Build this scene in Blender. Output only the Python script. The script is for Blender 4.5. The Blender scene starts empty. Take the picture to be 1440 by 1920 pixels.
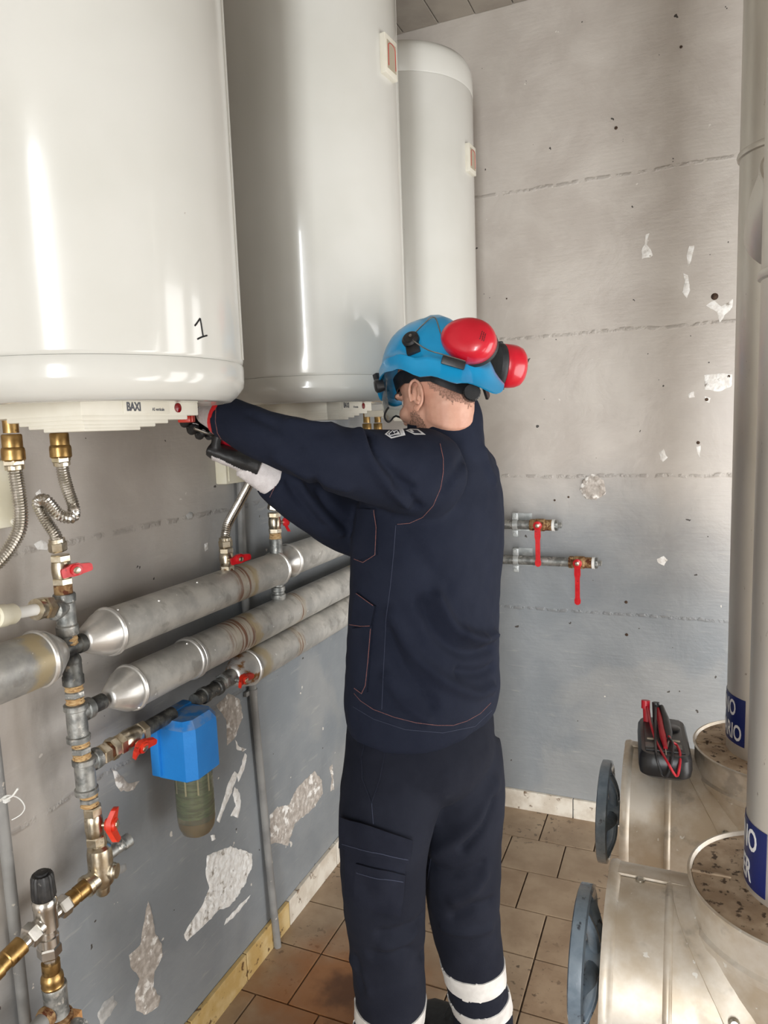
import bpy, bmesh, math, random
import numpy as np
from mathutils import Vector, Matrix, noise
from mathutils.bvhtree import BVHTree

random.seed(4)
S = bpy.context.scene
COL = S.collection
PI = math.pi

# ------------------------------------------------------------------ camera
YAW, PITCH, ROLL, FPX = 0.402221516, 0.12089073, -0.03561918, 1331.66
CAM = Vector((0, 0, 1.6))
_f = Vector((-math.sin(YAW) * math.cos(PITCH), math.cos(YAW) * math.cos(PITCH), -math.sin(PITCH)))
_r = Vector((math.cos(YAW), math.sin(YAW), 0))
_u = _r.cross(_f)
_c, _s = math.cos(ROLL), math.sin(ROLL)
CR, CU = _c * _r + _s * _u, -_s * _r + _c * _u
cam = bpy.data.cameras.new('camera')
cam.sensor_fit = 'VERTICAL'
cam.sensor_height = 32.0
cam.lens = FPX / 1920 * 32.0
cam.clip_start = 0.02
camo = bpy.data.objects.new('camera', cam)
COL.objects.link(camo)
camo.matrix_world = Matrix(((CR.x, CU.x, -_f.x, CAM.x), (CR.y, CU.y, -_f.y, CAM.y), (CR.z, CU.z, -_f.z, CAM.z), (0, 0, 0, 1)))
S.camera = camo

# ------------------------------------------------------------------ light
S.view_settings.view_transform = 'Standard'
S.view_settings.look = 'None'
S.view_settings.exposure = 0.06
S.view_settings.gamma = 1.0
S.view_settings.use_curve_mapping = False
W = bpy.data.worlds.new('sky')
S.world = W
W.use_nodes = True
W.node_tree.nodes['Background'].inputs[0].default_value = (0.75, 0.87, 1.0, 1)
W.node_tree.nodes['Background'].inputs[1].default_value = 1.0


def area(name, loc, to, sx, sy, power, color):
    l = bpy.data.lights.new(name, 'AREA')
    l.shape = 'RECTANGLE'
    l.size, l.size_y, l.energy, l.color = sx, sy, power, color
    o = bpy.data.objects.new(name, l)
    COL.objects.link(o)
    o.location = loc
    d = Vector(to) - Vector(loc)
    o.rotation_euler = d.to_track_quat('-Z', 'Y').to_euler()
    return o


# daylight through the open doorway behind the photographer
DOOR_X0, DOOR_X1, DOOR_H, DOOR_Y = 0.45, 1.2, 2.95, -4.5
area('daylight_sky', (0.825, DOOR_Y - 0.02, 1.95), (-0.2, 2.0, 1.7), 0.68, 1.9, 125, (0.95, 0.98, 1.0))
area('daylight_ground', (0.825, DOOR_Y - 0.02, 0.5), (-0.2, 2.0, 1.1), 0.68, 0.9, 80, (1.0, 0.985, 0.96))
# added fill lamp before the right wall, out of view, evens the light
area('added_side_fill', (1.28, 1.3, 0.95), (-1.0, 1.25, 1.0), 2.2, 1.5, 58, (1.0, 0.995, 0.985))


# ------------------------------------------------------------------ helpers
def ray(px, py):
    return CR * ((px - 720) / FPX) - CU * ((py - 960) / FPX) + _f


def at(px, py, axis, val):
    d = ray(px, py)
    i = 'xyz'.index(axis)
    return CAM + d * ((val - CAM[i]) / d[i])


def atd(px, py, d):
    return CAM + ray(px, py) * d


def srgb(*c):
    return tuple(((v / 255) / 12.92 if v / 255 <= 0.04045 else ((v / 255 + 0.055) / 1.055) ** 2.4) for v in c) + (1.0,)


def new_mat(name):
    m = bpy.data.materials.new(name)
    m.use_nodes = True
    nt = m.node_tree
    return m, nt, nt.nodes['Principled BSDF']


def N(nt, kind, **kw):
    n = nt.nodes.new(kind)
    for k, v in kw.items():
        if k.startswith('i_'):
            key = k[2:]
            n.inputs[int(key) if key.isdigit() else key].default_value = v
        else:
            setattr(n, k, v)
    return n


def noise_node(nt, vec, scale, detail=4.0, rough=0.55, dist=0.0):
    n = N(nt, 'ShaderNodeTexNoise')
    n.inputs['Scale'].default_value = scale
    n.inputs['Detail'].default_value = detail
    n.inputs['Roughness'].default_value = rough
    n.inputs['Distortion'].default_value = dist
    nt.links.new(vec, n.inputs['Vector'])
    return n.outputs['Fac']


def step_node(nt, fac, a, b):
    n = N(nt, 'ShaderNodeMapRange', clamp=True, interpolation_type='SMOOTHSTEP')
    n.inputs[1].default_value = a
    n.inputs[2].default_value = b
    nt.links.new(fac, n.inputs[0])
    return n.outputs[0]


def mixc(nt, fac, a, b):
    n = N(nt, 'ShaderNodeMix', data_type='RGBA')
    for idx, v in ((0, fac), (6, a), (7, b)):
        if isinstance(v, (tuple, list)):
            n.inputs[idx].default_value = v
        elif isinstance(v, float):
            n.inputs[idx].default_value = v
        else:
            nt.links.new(v, n.inputs[idx])
    return n.outputs[2]


def math_node(nt, op, a, b=None):
    n = N(nt, 'ShaderNodeMath', operation=op)
    for idx, v in ((0, a), (1, b)):
        if v is None:
            continue
        if isinstance(v, (int, float)):
            n.inputs[idx].default_value = v
        else:
            nt.links.new(v, n.inputs[idx])
    return n.outputs[0]


def bump(nt, bsdf, height, strength=0.3, dist=0.002):
    b = N(nt, 'ShaderNodeBump')
    b.inputs['Strength'].default_value = strength
    b.inputs['Distance'].default_value = dist
    nt.links.new(height, b.inputs['Height'])
    nt.links.new(b.outputs[0], bsdf.inputs['Normal'])


def mat(name, c1, c2=None, rough=0.5, metal=0.0, scale=20.0, spots=None, spot_scale=40.0, spot_at=(0.62, 0.7),
        bump_s=0.0, bump_scale=80.0, coat=0.0, stretch=None, rough2=None, detail=4.0, spec=0.5, mix_at=(0.35, 0.65)):
    """general procedural surface: two mottled colours, an optional spot layer and fine relief"""
    m, nt, b = new_mat(name)
    tc = N(nt, 'ShaderNodeTexCoord').outputs['Object']
    if stretch:
        mp = N(nt, 'ShaderNodeMapping')
        mp.inputs['Scale'].default_value = stretch
        nt.links.new(tc, mp.inputs[0])
        tc = mp.outputs[0]
    f = noise_node(nt, tc, scale, detail)
    col = mixc(nt, step_node(nt, f, *mix_at), srgb(*c1), srgb(*(c2 or c1)))
    if spots:
        sf = step_node(nt, noise_node(nt, tc, spot_scale, 5.0, 0.6), *spot_at)
        col = mixc(nt, sf, col, srgb(*spots))
    nt.links.new(col, b.inputs['Base Color'])
    b.inputs['Metallic'].default_value = metal
    b.inputs['Roughness'].default_value = rough
    b.inputs['Specular IOR Level'].default_value = spec
    if rough2 is not None:
        mr = N(nt, 'ShaderNodeMapRange')
        mr.inputs[3].default_value, mr.inputs[4].default_value = rough, rough2
        nt.links.new(f, mr.inputs[0])
        nt.links.new(mr.outputs[0], b.inputs['Roughness'])
    b.inputs['Coat Weight'].default_value = coat
    if bump_s:
        bump(nt, b, noise_node(nt, tc, bump_scale, 4.0), bump_s)
    return m


class MB:
    """collects shapes into one mesh"""

    def __init__(self):
        self.v, self.f = [], []

    def add(self, verts, faces):
        o = len(self.v)
        self.v += [tuple(v) for v in verts]
        self.f += [tuple(i + o for i in f) for f in faces]
        return self

    def rings(self, rings, cap=True, closed=False):
        n = len(rings[0])
        V = [p for r in rings for p in r]
        F = []
        R = len(rings)
        for i in range(R if closed else R - 1):
            a, b = i * n, ((i + 1) % R) * n
            for j in range(n):
                k = (j + 1) % n
                F.append((a + j, a + k, b + k, b + j))
        if cap and not closed:
            F.append(tuple(range(n - 1, -1, -1)))
            F.append(tuple((R - 1) * n + j for j in range(n)))
        return self.add(V, F)

    def lathe(self, prof, o=(0, 0, 0), axis=(0, 0, 1), seg=24, cap=True, ph=0.0):
        o, a = Vector(o), Vector(axis).normalized()
        t = a.orthogonal().normalized() if abs(a.z) < 0.99 else Vector((1, 0, 0))
        b = a.cross(t)
        return self.rings([[o + a * h + (t * math.cos(2 * PI * j / seg + ph) + b * math.sin(2 * PI * j / seg + ph)) * max(r, 1e-5)
                            for j in range(seg)] for r, h in prof], cap)

    def tube(self, pts, rad, seg=10, cap=True, closed=False):
        pts = [Vector(p) for p in pts]
        n = len(pts)
        if not isinstance(rad, (list, tuple)):
            rad = [rad] * n
        tang = []
        for i in range(n):
            a = pts[(i - 1) % n] if closed or i > 0 else pts[i]
            c = pts[(i + 1) % n] if closed or i < n - 1 else pts[i]
            tang.append((c - a).normalized())
        t = tang[0].orthogonal().normalized()
        R = []
        for i in range(n):
            t = (t - tang[i] * t.dot(tang[i])).normalized()
            b = tang[i].cross(t)
            r = rad[i]
            ru, rv = r if isinstance(r, (tuple, list)) else (r, r)
            R.append([pts[i] + t * math.cos(2 * PI * j / seg) * ru + b * math.sin(2 * PI * j / seg) * rv for j in range(seg)])
        return self.rings(R, cap, closed)

    def box(self, c, s, rz=0.0, bev=0.0, m3=None):
        bm = bmesh.new()
        bmesh.ops.create_cube(bm, size=1.0)
        for v in bm.verts:
            v.co = Vector((v.co.x * s[0], v.co.y * s[1], v.co.z * s[2]))
        if bev:
            bmesh.ops.bevel(bm, geom=list(bm.edges), offset=bev, segments=2, affect='EDGES', profile=0.6)
        R = m3 if m3 is not None else Matrix.Rotation(rz, 3, 'Z')
        bm.verts.index_update()
        self.add([R @ v.co + Vector(c) for v in bm.verts], [[v.index for v in f.verts] for f in bm.faces])
        bm.free()
        return self

    def prism(self, poly, o, u, v, w, depth):
        """polygon in the u,v plane at o, extruded along w"""
        o, u, v, w = Vector(o), Vector(u), Vector(v), Vector(w)
        n = len(poly)
        A = [o + u * x + v * y for x, y in poly]
        B = [p + w * depth for p in A]
        F = [tuple(range(n - 1, -1, -1)), tuple(range(n, 2 * n))]
        F += [(j, (j + 1) % n, n + (j + 1) % n, n + j) for j in range(n)]
        return self.add(A + B, F)

    def sphere(self, c, r, seg=16, rings=10, m3=None):
        rr = r if isinstance(r, (tuple, list)) else (r, r, r)
        R = []
        for i in range(rings + 1):
            p = PI * (i / rings)
            p = min(max(p, 0.02), PI - 0.02)
            row = []
            for j in range(seg):
                q = 2 * PI * j / seg
                v = Vector((rr[0] * math.sin(p) * math.cos(q), rr[1] * math.sin(p) * math.sin(q), -rr[2] * math.cos(p)))
                row.append((m3 @ v if m3 is not None else v) + Vector(c))
            R.append(row)
        return self.rings(R)

    def mesh(self, name):
        me = bpy.data.meshes.new(name)
        me.from_pydata([tuple(v) for v in self.v], [], self.f)
        return me


def link_mesh(name, me, material, parent=None, smooth=38):
    o = bpy.data.objects.new(name, me)
    COL.objects.link(o)
    if material and not me.materials:
        me.materials.append(material)
    if smooth:
        me.shade_smooth()
        me.set_sharp_from_angle(angle=math.radians(smooth))
    if parent is not None:
        o.parent = parent
        # parts are modelled in the scene's axes: keep them there
        if parent.get('_placed'):
            o.matrix_parent_inverse = parent.matrix_world.inverted()
    return o


def obj(name, mb, material, parent=None, smooth=38, recalc=True):
    me = mb.mesh(name)
    if recalc:
        bm = bmesh.new()
        bm.from_mesh(me)
        bmesh.ops.recalc_face_normals(bm, faces=bm.faces)
        bm.to_mesh(me)
        bm.free()
    return link_mesh(name, me, material, parent, smooth)


def tag(o, label=None, cat=None, group=None, kind=None):
    for k, v in (('label', label), ('category', cat), ('group', group), ('kind', kind)):
        if v:
            o[k] = v
    return o


def thing(name, label, cat, loc, group=None):
    o = bpy.data.objects.new(name, None)
    o.empty_display_size = 0.05
    COL.objects.link(o)
    o.location = loc
    o.matrix_world = Matrix.Translation(Vector(loc))
    o['_placed'] = 1
    return tag(o, label, cat, group)


def crom(P, n=8, closed=False):
    P = [Vector(p) for p in P]
    out = []
    L = len(P)
    for i in range(L if closed else L - 1):
        if closed:
            a, b, c, d = P[(i - 1) % L], P[i], P[(i + 1) % L], P[(i + 2) % L]
        else:
            a, b, c, d = P[max(i - 1, 0)], P[i], P[i + 1], P[min(i + 2, L - 1)]
        for k in range(n):
            t = k / n
            out.append(0.5 * ((2 * b) + (c - a) * t + (2 * a - 5 * b + 4 * c - d) * t * t + (3 * b - a - 3 * c + d) * t ** 3))
    if not closed:
        out.append(P[-1])
    return out


def resample(P, step):
    P = [Vector(p) for p in P]
    out = [P[0].copy()]
    acc = 0.0
    for a, b in zip(P, P[1:]):
        L = (b - a).length
        while acc + L >= step:
            t = (step - acc) / L
            a = a.lerp(b, t)
            out.append(a.copy())
            L = (b - a).length
            acc = 0.0
        acc += L
    return out


def text_mesh(txt, size, bold=0.0, extrude=0.0, spacing=1.0):
    """flat lettering as a mesh in its own x,y plane, baseline at 0"""
    cu = bpy.data.curves.new('lettering', 'FONT')
    cu.body = txt
    cu.size = size
    cu.offset = bold
    cu.extrude = extrude
    cu.space_character = spacing
    cu.resolution_u = 3
    o = bpy.data.objects.new('lettering', cu)
    COL.objects.link(o)
    me = bpy.data.meshes.new_from_object(o.evaluated_get(bpy.context.evaluated_depsgraph_get()))
    bpy.data.objects.remove(o)
    return me


def map_mesh(me, fn):
    for v in me.vertices:
        v.co = fn(v.co)
    return me


def remesh(mb, voxel, smooth_iter=4, fac=0.5):
    """fuse the collected shapes into one continuous surface; returns a mesh"""
    me = mb.mesh('fused') if isinstance(mb, MB) else mb
    bm = bmesh.new()
    bm.from_mesh(me)
    bmesh.ops.recalc_face_normals(bm, faces=bm.faces)
    bm.to_mesh(me)
    bm.free()
    o = bpy.data.objects.new('fused', me)
    COL.objects.link(o)
    r = o.modifiers.new('r', 'REMESH')
    r.mode = 'VOXEL'
    r.voxel_size = voxel
    if smooth_iter:
        s = o.modifiers.new('s', 'SMOOTH')
        s.factor, s.iterations = fac, smooth_iter
    out = bpy.data.meshes.new_from_object(o.evaluated_get(bpy.context.evaluated_depsgraph_get()))
    bpy.data.objects.remove(o)
    return out


def get_co(me):
    a = np.empty(len(me.vertices) * 3)
    me.vertices.foreach_get('co', a)
    return a.reshape(-1, 3)


def set_co(me, a):
    me.vertices.foreach_set('co', a.ravel())
    me.update()


def get_no(me):
    a = np.empty(len(me.vertices) * 3)
    me.vertex_normals.foreach_get('vector', a)
    return a.reshape(-1, 3)


def seg_dist(co, pl):
    d = np.full(len(co), 1e9)
    for a, b in zip(pl, pl[1:]):
        a, b = np.array(a), np.array(b)
        ab = b - a
        t = np.clip(((co - a) @ ab) / (ab @ ab + 1e-12), 0, 1)
        d = np.minimum(d, np.linalg.norm(co - a - t[:, None] * ab, axis=1))
    return d


def bvh_of(me):
    return BVHTree.FromPolygons([v.co for v in me.vertices], [p.vertices for p in me.polygons])


def hit(bvh, px, py):
    """the surface point seen in this direction, with its normal"""
    d = ray(px, py).normalized()
    r = bvh.ray_cast(CAM, d)
    if r[0] is None:                       # just past the outline: the closest place on the surface
        r = bvh.find_nearest(CAM + d * 1.5, 0.12)
        if r[0] is None:
            return None, None
    n = r[1]
    return r[0], (n if n.dot(d) < 0 else -n)


def inside(x, y, poly):
    c = False
    n = len(poly)
    for i in range(n):
        x1, y1 = poly[i]
        x2, y2 = poly[(i + 1) % n]
        if (y1 > y) != (y2 > y) and x < (x2 - x1) * (y - y1) / (y2 - y1) + x1:
            c = not c
    return c


def skin_patch(bvh, poly, off, thick, n=14):
    """a cloth or print piece lying on a surface: a grid stretched over the quad poly (4 corners), following the surface"""
    A, B, C_, D = poly
    mb = MB()
    top, bot = [], []
    for i in range(n + 1):
        for j in range(n + 1):
            u, v = j / n, i / n
            x = (A[0] * (1 - u) + B[0] * u) * (1 - v) + (D[0] * (1 - u) + C_[0] * u) * v
            y = (A[1] * (1 - u) + B[1] * u) * (1 - v) + (D[1] * (1 - u) + C_[1] * u) * v
            p, q = hit(bvh, x, y)
            if p is None:
                return None
            top.append(p + q * (off + thick))
            bot.append(p + q * (off - 0.002))
    W_ = n + 1
    F = []
    T = len(top)
    for i in range(n):
        for j in range(n):
            a = i * W_ + j
            F.append((a, a + 1, a + W_ + 1, a + W_))
            F.append((T + a, T + a + W_, T + a + W_ + 1, T + a + 1))
    edge = [j for j in range(W_)] + [i * W_ + n for i in range(1, W_)] + [n * W_ + j for j in range(n - 1, -1, -1)] + [i * W_ for i in range(n - 1, 0, -1)]
    for a, b in zip(edge, edge[1:] + edge[:1]):
        F.append((a, T + a, T + b, b))
    return mb.add(top + bot, F)


def seam_line(bvh, pts, r, off=0.0004, step=6.0, mb=None):
    """a thread laid along a surface"""
    mb = mb or MB()
    P = []
    for (x0, y0), (x1, y1) in zip(pts, pts[1:]):
        L = max(1, int(math.hypot(x1 - x0, y1 - y0) / step))
        for k in range(L):
            P.append((x0 + (x1 - x0) * k / L, y0 + (y1 - y0) * k / L))
    P.append(pts[-1])
    Q = []
    for x, y in P:
        p, q = hit(bvh, x, y)
        if p is not None and (not Q or (p - Q[-1]).length < 0.05):
            Q.append(p + q * off)
    if len(Q) > 2:
        mb.tube(Q, r, 5)
    return mb


# ------------------------------------------------------------------ materials
def wall_mat(name, u_axis, seed=0.0):
    m, nt, b = new_mat(name)
    tc = N(nt, 'ShaderNodeTexCoord').outputs['Object']
    mp = N(nt, 'ShaderNodeMapping')
    mp.inputs['Location'].default_value = (seed, seed * 1.7, 0)
    nt.links.new(tc, mp.inputs[0])
    v = mp.outputs[0]
    sep = N(nt, 'ShaderNodeSeparateXYZ')
    nt.links.new(tc, sep.inputs[0])
    z = sep.outputs[2]
    n_big = noise_node(nt, v, 1.3, 5.0, 0.5, 0.3)
    n_mid = noise_node(nt, v, 5.0, 6.0, 0.6, 0.4)
    n_fine = noise_node(nt, v, 60.0, 4.0, 0.6)
    mps = N(nt, 'ShaderNodeMapping')
    mps.inputs['Scale'].default_value = (3.0, 3.0, 22.0)
    nt.links.new(tc, mps.inputs[0])
    n_str = noise_node(nt, mps.outputs[0], 3.0, 4.0, 0.6)
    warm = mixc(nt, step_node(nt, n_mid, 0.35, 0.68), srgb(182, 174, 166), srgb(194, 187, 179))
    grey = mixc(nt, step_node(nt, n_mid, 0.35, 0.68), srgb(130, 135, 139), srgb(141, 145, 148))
    # grey lower paint, with the sky's bluish light put into its colour
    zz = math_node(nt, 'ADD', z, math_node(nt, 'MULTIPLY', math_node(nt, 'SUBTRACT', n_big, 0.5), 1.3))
    if u_axis == 'y':      # on the left wall the sky-tinted grey sits lower towards the door
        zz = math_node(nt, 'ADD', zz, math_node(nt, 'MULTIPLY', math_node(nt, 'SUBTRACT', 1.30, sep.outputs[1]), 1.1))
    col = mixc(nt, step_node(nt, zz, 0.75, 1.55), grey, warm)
    # trowelled and patched areas
    col = mixc(nt, math_node(nt, 'MULTIPLY', step_node(nt, n_big, 0.55, 0.60), 0.16), col, srgb(186, 180, 170))
    col = mixc(nt, math_node(nt, 'MULTIPLY', step_node(nt, n_str, 0.6, 0.75), 0.22), col, srgb(200, 195, 186))
    # formwork lines
    mask = None
    wob = math_node(nt, 'MULTIPLY', math_node(nt, 'SUBTRACT', noise_node(nt, v, 9.0, 5.0), 0.5), 0.02)
    zw = math_node(nt, 'ADD', z, wob)
    brk = step_node(nt, noise_node(nt, v, 34.0, 4.0), 0.40, 0.60)
    for lv in (2.453, 1.914, 1.384, 0.856):
        d = math_node(nt, 'ABSOLUTE', math_node(nt, 'SUBTRACT', zw, lv))
        k = step_node(nt, d, 0.009, 0.002)
        mask = k if mask is None else math_node(nt, 'MAXIMUM', mask, k)
    mask = math_node(nt, 'MULTIPLY', mask, brk)
    col = mixc(nt, math_node(nt, 'MULTIPLY', mask, 0.3), col, srgb(112, 106, 100))
    # small chips and specks
    chip = step_node(nt, noise_node(nt, v, 26.0, 3.0, 0.5), 0.735, 0.745)
    col = mixc(nt, chip, col, srgb(215, 210, 202))
    pit = step_node(nt, noise_node(nt, v, 38.0, 2.0, 0.5), 0.765, 0.775)
    col = mixc(nt, pit, col, srgb(70, 66, 62))
    nt.links.new(col, b.inputs['Base Color'])
    rr = N(nt, 'ShaderNodeMapRange')
    rr.inputs[3].default_value, rr.inputs[4].default_value = 0.30, 0.48
    nt.links.new(n_mid, rr.inputs[0])
    nt.links.new(rr.outputs[0], b.inputs['Roughness'])
    h = math_node(nt, 'ADD', math_node(nt, 'MULTIPLY', n_mid, 1.2), math_node(nt, 'MULTIPLY', n_fine, 0.10))
    h = math_node(nt, 'ADD', h, math_node(nt, 'MULTIPLY', mask, 0.7))
    h = math_node(nt, 'ADD', h, math_node(nt, 'MULTIPLY', n_str, 0.25))
    bump(nt, b, h, 0.55, 0.006)
    return m


M = {}
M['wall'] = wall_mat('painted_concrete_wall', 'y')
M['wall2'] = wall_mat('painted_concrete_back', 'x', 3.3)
M['ceil'] = mat('raw_concrete_ceiling', (150, 142, 132), (166, 158, 147), 0.85, 0, 6, bump_s=0.5, bump_scale=40)
M['plaster'] = mat('bare_plaster', (226, 222, 216), (246, 245, 242), 0.9, 0, 60, spots=(160, 152, 142), spot_scale=32, spot_at=(0.58, 0.68), bump_s=0.9, bump_scale=130)
M['plaster_grey'] = mat('bare_render', (164, 155, 146), (196, 188, 180), 0.9, 0, 60, spots=(236, 233, 228), spot_scale=30, spot_at=(0.54, 0.62), bump_s=0.9, bump_scale=130)
M['flake'] = mat('paint_flake', (150, 150, 149), (190, 188, 184), 0.5, 0, 30)


def tile_mat():
    m, nt, b = new_mat('worn_floor_tile')
    g = N(nt, 'ShaderNodeNewGeometry').outputs['Position']
    oi = N(nt, 'ShaderNodeObjectInfo').outputs['Random']
    f = noise_node(nt, g, 9.0, 5.0, 0.6)
    col = mixc(nt, step_node(nt, f, 0.3, 0.7), srgb(130, 107, 84), srgb(164, 143, 118))
    tint = mixc(nt, oi, srgb(146, 120, 94), srgb(160, 140, 116))
    col = mixc(nt, 0.4, col, tint)
    # oil drips and wear
    area_ = step_node(nt, noise_node(nt, g, 3.0, 2.0), 0.45, 0.62)
    sp = step_node(nt, noise_node(nt, g, 46.0, 4.0, 0.55), 0.58, 0.66)
    col = mixc(nt, math_node(nt, 'MULTIPLY', math_node(nt, 'MULTIPLY', sp, area_), 0.75), col, srgb(62, 48, 38))
    # an oil stain by the wall and a brown film along it
    sx = N(nt, 'ShaderNodeVectorMath', operation='DISTANCE')
    nt.links.new(g, sx.inputs[0])
    sx.inputs[1].default_value = (-0.86, 1.62, 0.0)
    dd = math_node(nt, 'ADD', sx.outputs['Value'], math_node(nt, 'MULTIPLY', math_node(nt, 'SUBTRACT', noise_node(nt, g, 8.0, 5.0), 0.5), 0.35))
    col = mixc(nt, math_node(nt, 'MULTIPLY', step_node(nt, dd, 0.34, 0.10), 0.75), col, srgb(150, 92, 40))
    col = mixc(nt, math_node(nt, 'MULTIPLY', step_node(nt, dd, 0.13, 0.02), 0.75), col, srgb(62, 34, 20))
    nt.links.new(col, b.inputs['Base Color'])
    b.inputs['Roughness'].default_value = 0.42
    bump(nt, b, noise_node(nt, g, 60.0, 4.0), 0.15)
    return m


M['tile'] = tile_mat()
M['grout'] = mat('dirty_grout', (70, 56, 45), (92, 76, 62), 0.9, 0, 30)
M['skirt'] = mat('worn_skirting_tile', (205, 194, 178), (226, 219, 206), 0.6, 0, 18, spots=(120, 98, 76), spot_scale=30, spot_at=(0.60, 0.70))
M['skirt_y'] = mat('varnished_skirting', (196, 164, 104), (214, 190, 140), 0.45, 0, 16, spots=(110, 82, 52), spot_scale=26, spot_at=(0.60, 0.66))


def enamel():
    m, nt, b = new_mat('white_enamel')
    tc = N(nt, 'ShaderNodeTexCoord').outputs['Object']
    col = mixc(nt, step_node(nt, noise_node(nt, tc, 4.0, 3.0), 0.3, 0.7), srgb(208, 207, 200), srgb(214, 213, 207))
    sc = step_node(nt, noise_node(nt, tc, 34.0, 4.0, 0.65), 0.735, 0.765)
    col = mixc(nt, math_node(nt, 'MULTIPLY', sc, 0.5), col, srgb(150, 140, 128))
    nt.links.new(col, b.inputs['Base Color'])
    b.inputs['Roughness'].default_value = 0.16
    b.inputs['Coat Weight'].default_value = 0.25
    bump(nt, b, noise_node(nt, tc, 5.0, 2.0), 0.06, 0.004)
    return m


M['enamel'] = enamel()
M['cap'] = mat('cream_plastic', (222, 217, 202), (229, 225, 212), 0.42, 0, 12)
M['red_lamp'] = mat('red_lens', (120, 10, 18), None, 0.12)
M['ink'] = mat('black_ink', (18, 18, 20), None, 0.6)
M['grey_print'] = mat('grey_print', (88, 90, 96), None, 0.6)
M['brass'] = mat('aged_brass', (158, 126, 78), (182, 150, 98), 0.36, 1.0, 60, spots=(100, 76, 44), spot_scale=50, spot_at=(0.6, 0.75), bump_s=0.15)
M['nickel'] = mat('nickel_brass', (190, 176, 150), (214, 206, 188), 0.3, 1.0, 60, spots=(130, 108, 74), spot_scale=60, spot_at=(0.6, 0.75), bump_s=0.15)
M['steel'] = mat('stainless_hose', (196, 192, 184), (214, 210, 204), 0.25, 1.0, 60)
M['galv'] = mat('galvanised_fitting', (120, 122, 120), (168, 168, 164), 0.5, 0.75, 45, spots=(206, 203, 196), spot_scale=60, spot_at=(0.58, 0.68), bump_s=0.35, bump_scale=120)
M['clamp'] = mat('zinc_clamp', (176, 180, 180), (204, 207, 206), 0.4, 0.6, 40)
M['galv_dark'] = mat('blackened_fitting', (66, 66, 66), (110, 110, 106), 0.5, 0.7, 40, spots=(160, 150, 136), spot_scale=60, spot_at=(0.6, 0.7), bump_s=0.35)
M['rust'] = mat('rusty_fitting', (120, 84, 50), (176, 146, 104), 0.75, 0.3, 60, spots=(92, 44, 18), spot_scale=50, spot_at=(0.5, 0.6), bump_s=0.7, bump_scale=160)
M['hemp'] = mat('hemp_wrapped_joint', (178, 140, 92), (206, 178, 132), 0.8, 0.1, 90, spots=(120, 86, 50), spot_scale=80, spot_at=(0.55, 0.65), bump_s=0.6, stretch=(1, 1, 4))
M['red'] = mat('red_handle_paint', (188, 18, 28), (206, 34, 40), 0.3, 0, 40, spots=(120, 16, 18), spot_scale=70, spot_at=(0.62, 0.72), coat=0.2)
M['red_orange'] = mat('red_orange_handle', (206, 44, 24), (220, 62, 36), 0.35, 0, 40, spots=(120, 40, 24), spot_scale=80, spot_at=(0.64, 0.72))
M['white_plastic'] = mat('white_plastic_pipe', (228, 228, 224), (236, 236, 232), 0.4, 0, 20)
M['ivory'] = mat('ivory_plastic', (224, 218, 194), (230, 225, 206), 0.45, 0, 20)
M['black_plastic'] = mat('black_plastic', (24, 24, 26), (38, 38, 40), 0.42, 0, 40)
M['black_dusty'] = mat('dusty_black_plastic', (26, 26, 28), (48, 47, 46), 0.5, 0, 60, spots=(120, 118, 114), spot_scale=90, spot_at=(0.64, 0.72))
M['wood'] = mat('orange_wood_plug', (200, 140, 84), (222, 172, 116), 0.6, 0, 10, stretch=(30, 30, 4))


def sheet_mat(name, rust_at=(), axis=1, c=((170, 168, 163), (200, 197, 190)), metal=0.3, rough=0.42, dust=True):
    """insulation jacket of grey sheet: dusty crown, splashes and, at given places along the axis, rust runs"""
    m, nt, b = new_mat(name)
    tc = N(nt, 'ShaderNodeTexCoord').outputs['Object']
    f = noise_node(nt, tc, 14.0, 5.0, 0.6)
    col = mixc(nt, step_node(nt, f, 0.34, 0.66), srgb(*c[0]), srgb(*c[1]))
    if dust:
        dk = step_node(nt, noise_node(nt, tc, 22.0, 4.0), 0.56, 0.68)
        col = mixc(nt, math_node(nt, 'MULTIPLY', dk, 0.4), col, srgb(118, 112, 104))
        sp = step_node(nt, noise_node(nt, tc, 75.0, 3.0), 0.70, 0.72)
        col = mixc(nt, sp, col, srgb(222, 220, 214))
    sep = N(nt, 'ShaderNodeSeparateXYZ')
    nt.links.new(tc, sep.inputs[0])
    wob = math_node(nt, 'MULTIPLY', math_node(nt, 'SUBTRACT', noise_node(nt, tc, 16.0, 4.0), 0.5), 0.085)
    y = math_node(nt, 'ADD', sep.outputs[axis], wob)
    mk = None
    for y0, w, kind in rust_at:
        d = math_node(nt, 'ABSOLUTE', math_node(nt, 'SUBTRACT', y, y0))
        k = step_node(nt, d, w, w * 0.25)
        if kind == 'r':
            comb = N(nt, 'ShaderNodeMapping')
            comb.inputs['Scale'].default_value = (4.0, 55.0, 4.0)
            nt.links.new(tc, comb.inputs[0])
            k2 = math_node(nt, 'MULTIPLY', k, step_node(nt, noise_node(nt, comb.outputs[0], 1.6, 3.0), 0.47, 0.58))
            col = mixc(nt, math_node(nt, 'MULTIPLY', k, 0.35), col, srgb(190, 172, 140))
            col = mixc(nt, math_node(nt, 'MULTIPLY', k2, 0.85), col, srgb(122, 66, 28))
        else:
            col = mixc(nt, math_node(nt, 'MULTIPLY', k, 0.7), col, srgb(186, 166, 122))
    nt.links.new(col, b.inputs['Base Color'])
    b.inputs['Metallic'].default_value = metal
    b.inputs['Roughness'].default_value = rough
    bump(nt, b, f, 0.12, 0.004)
    return m


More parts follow.
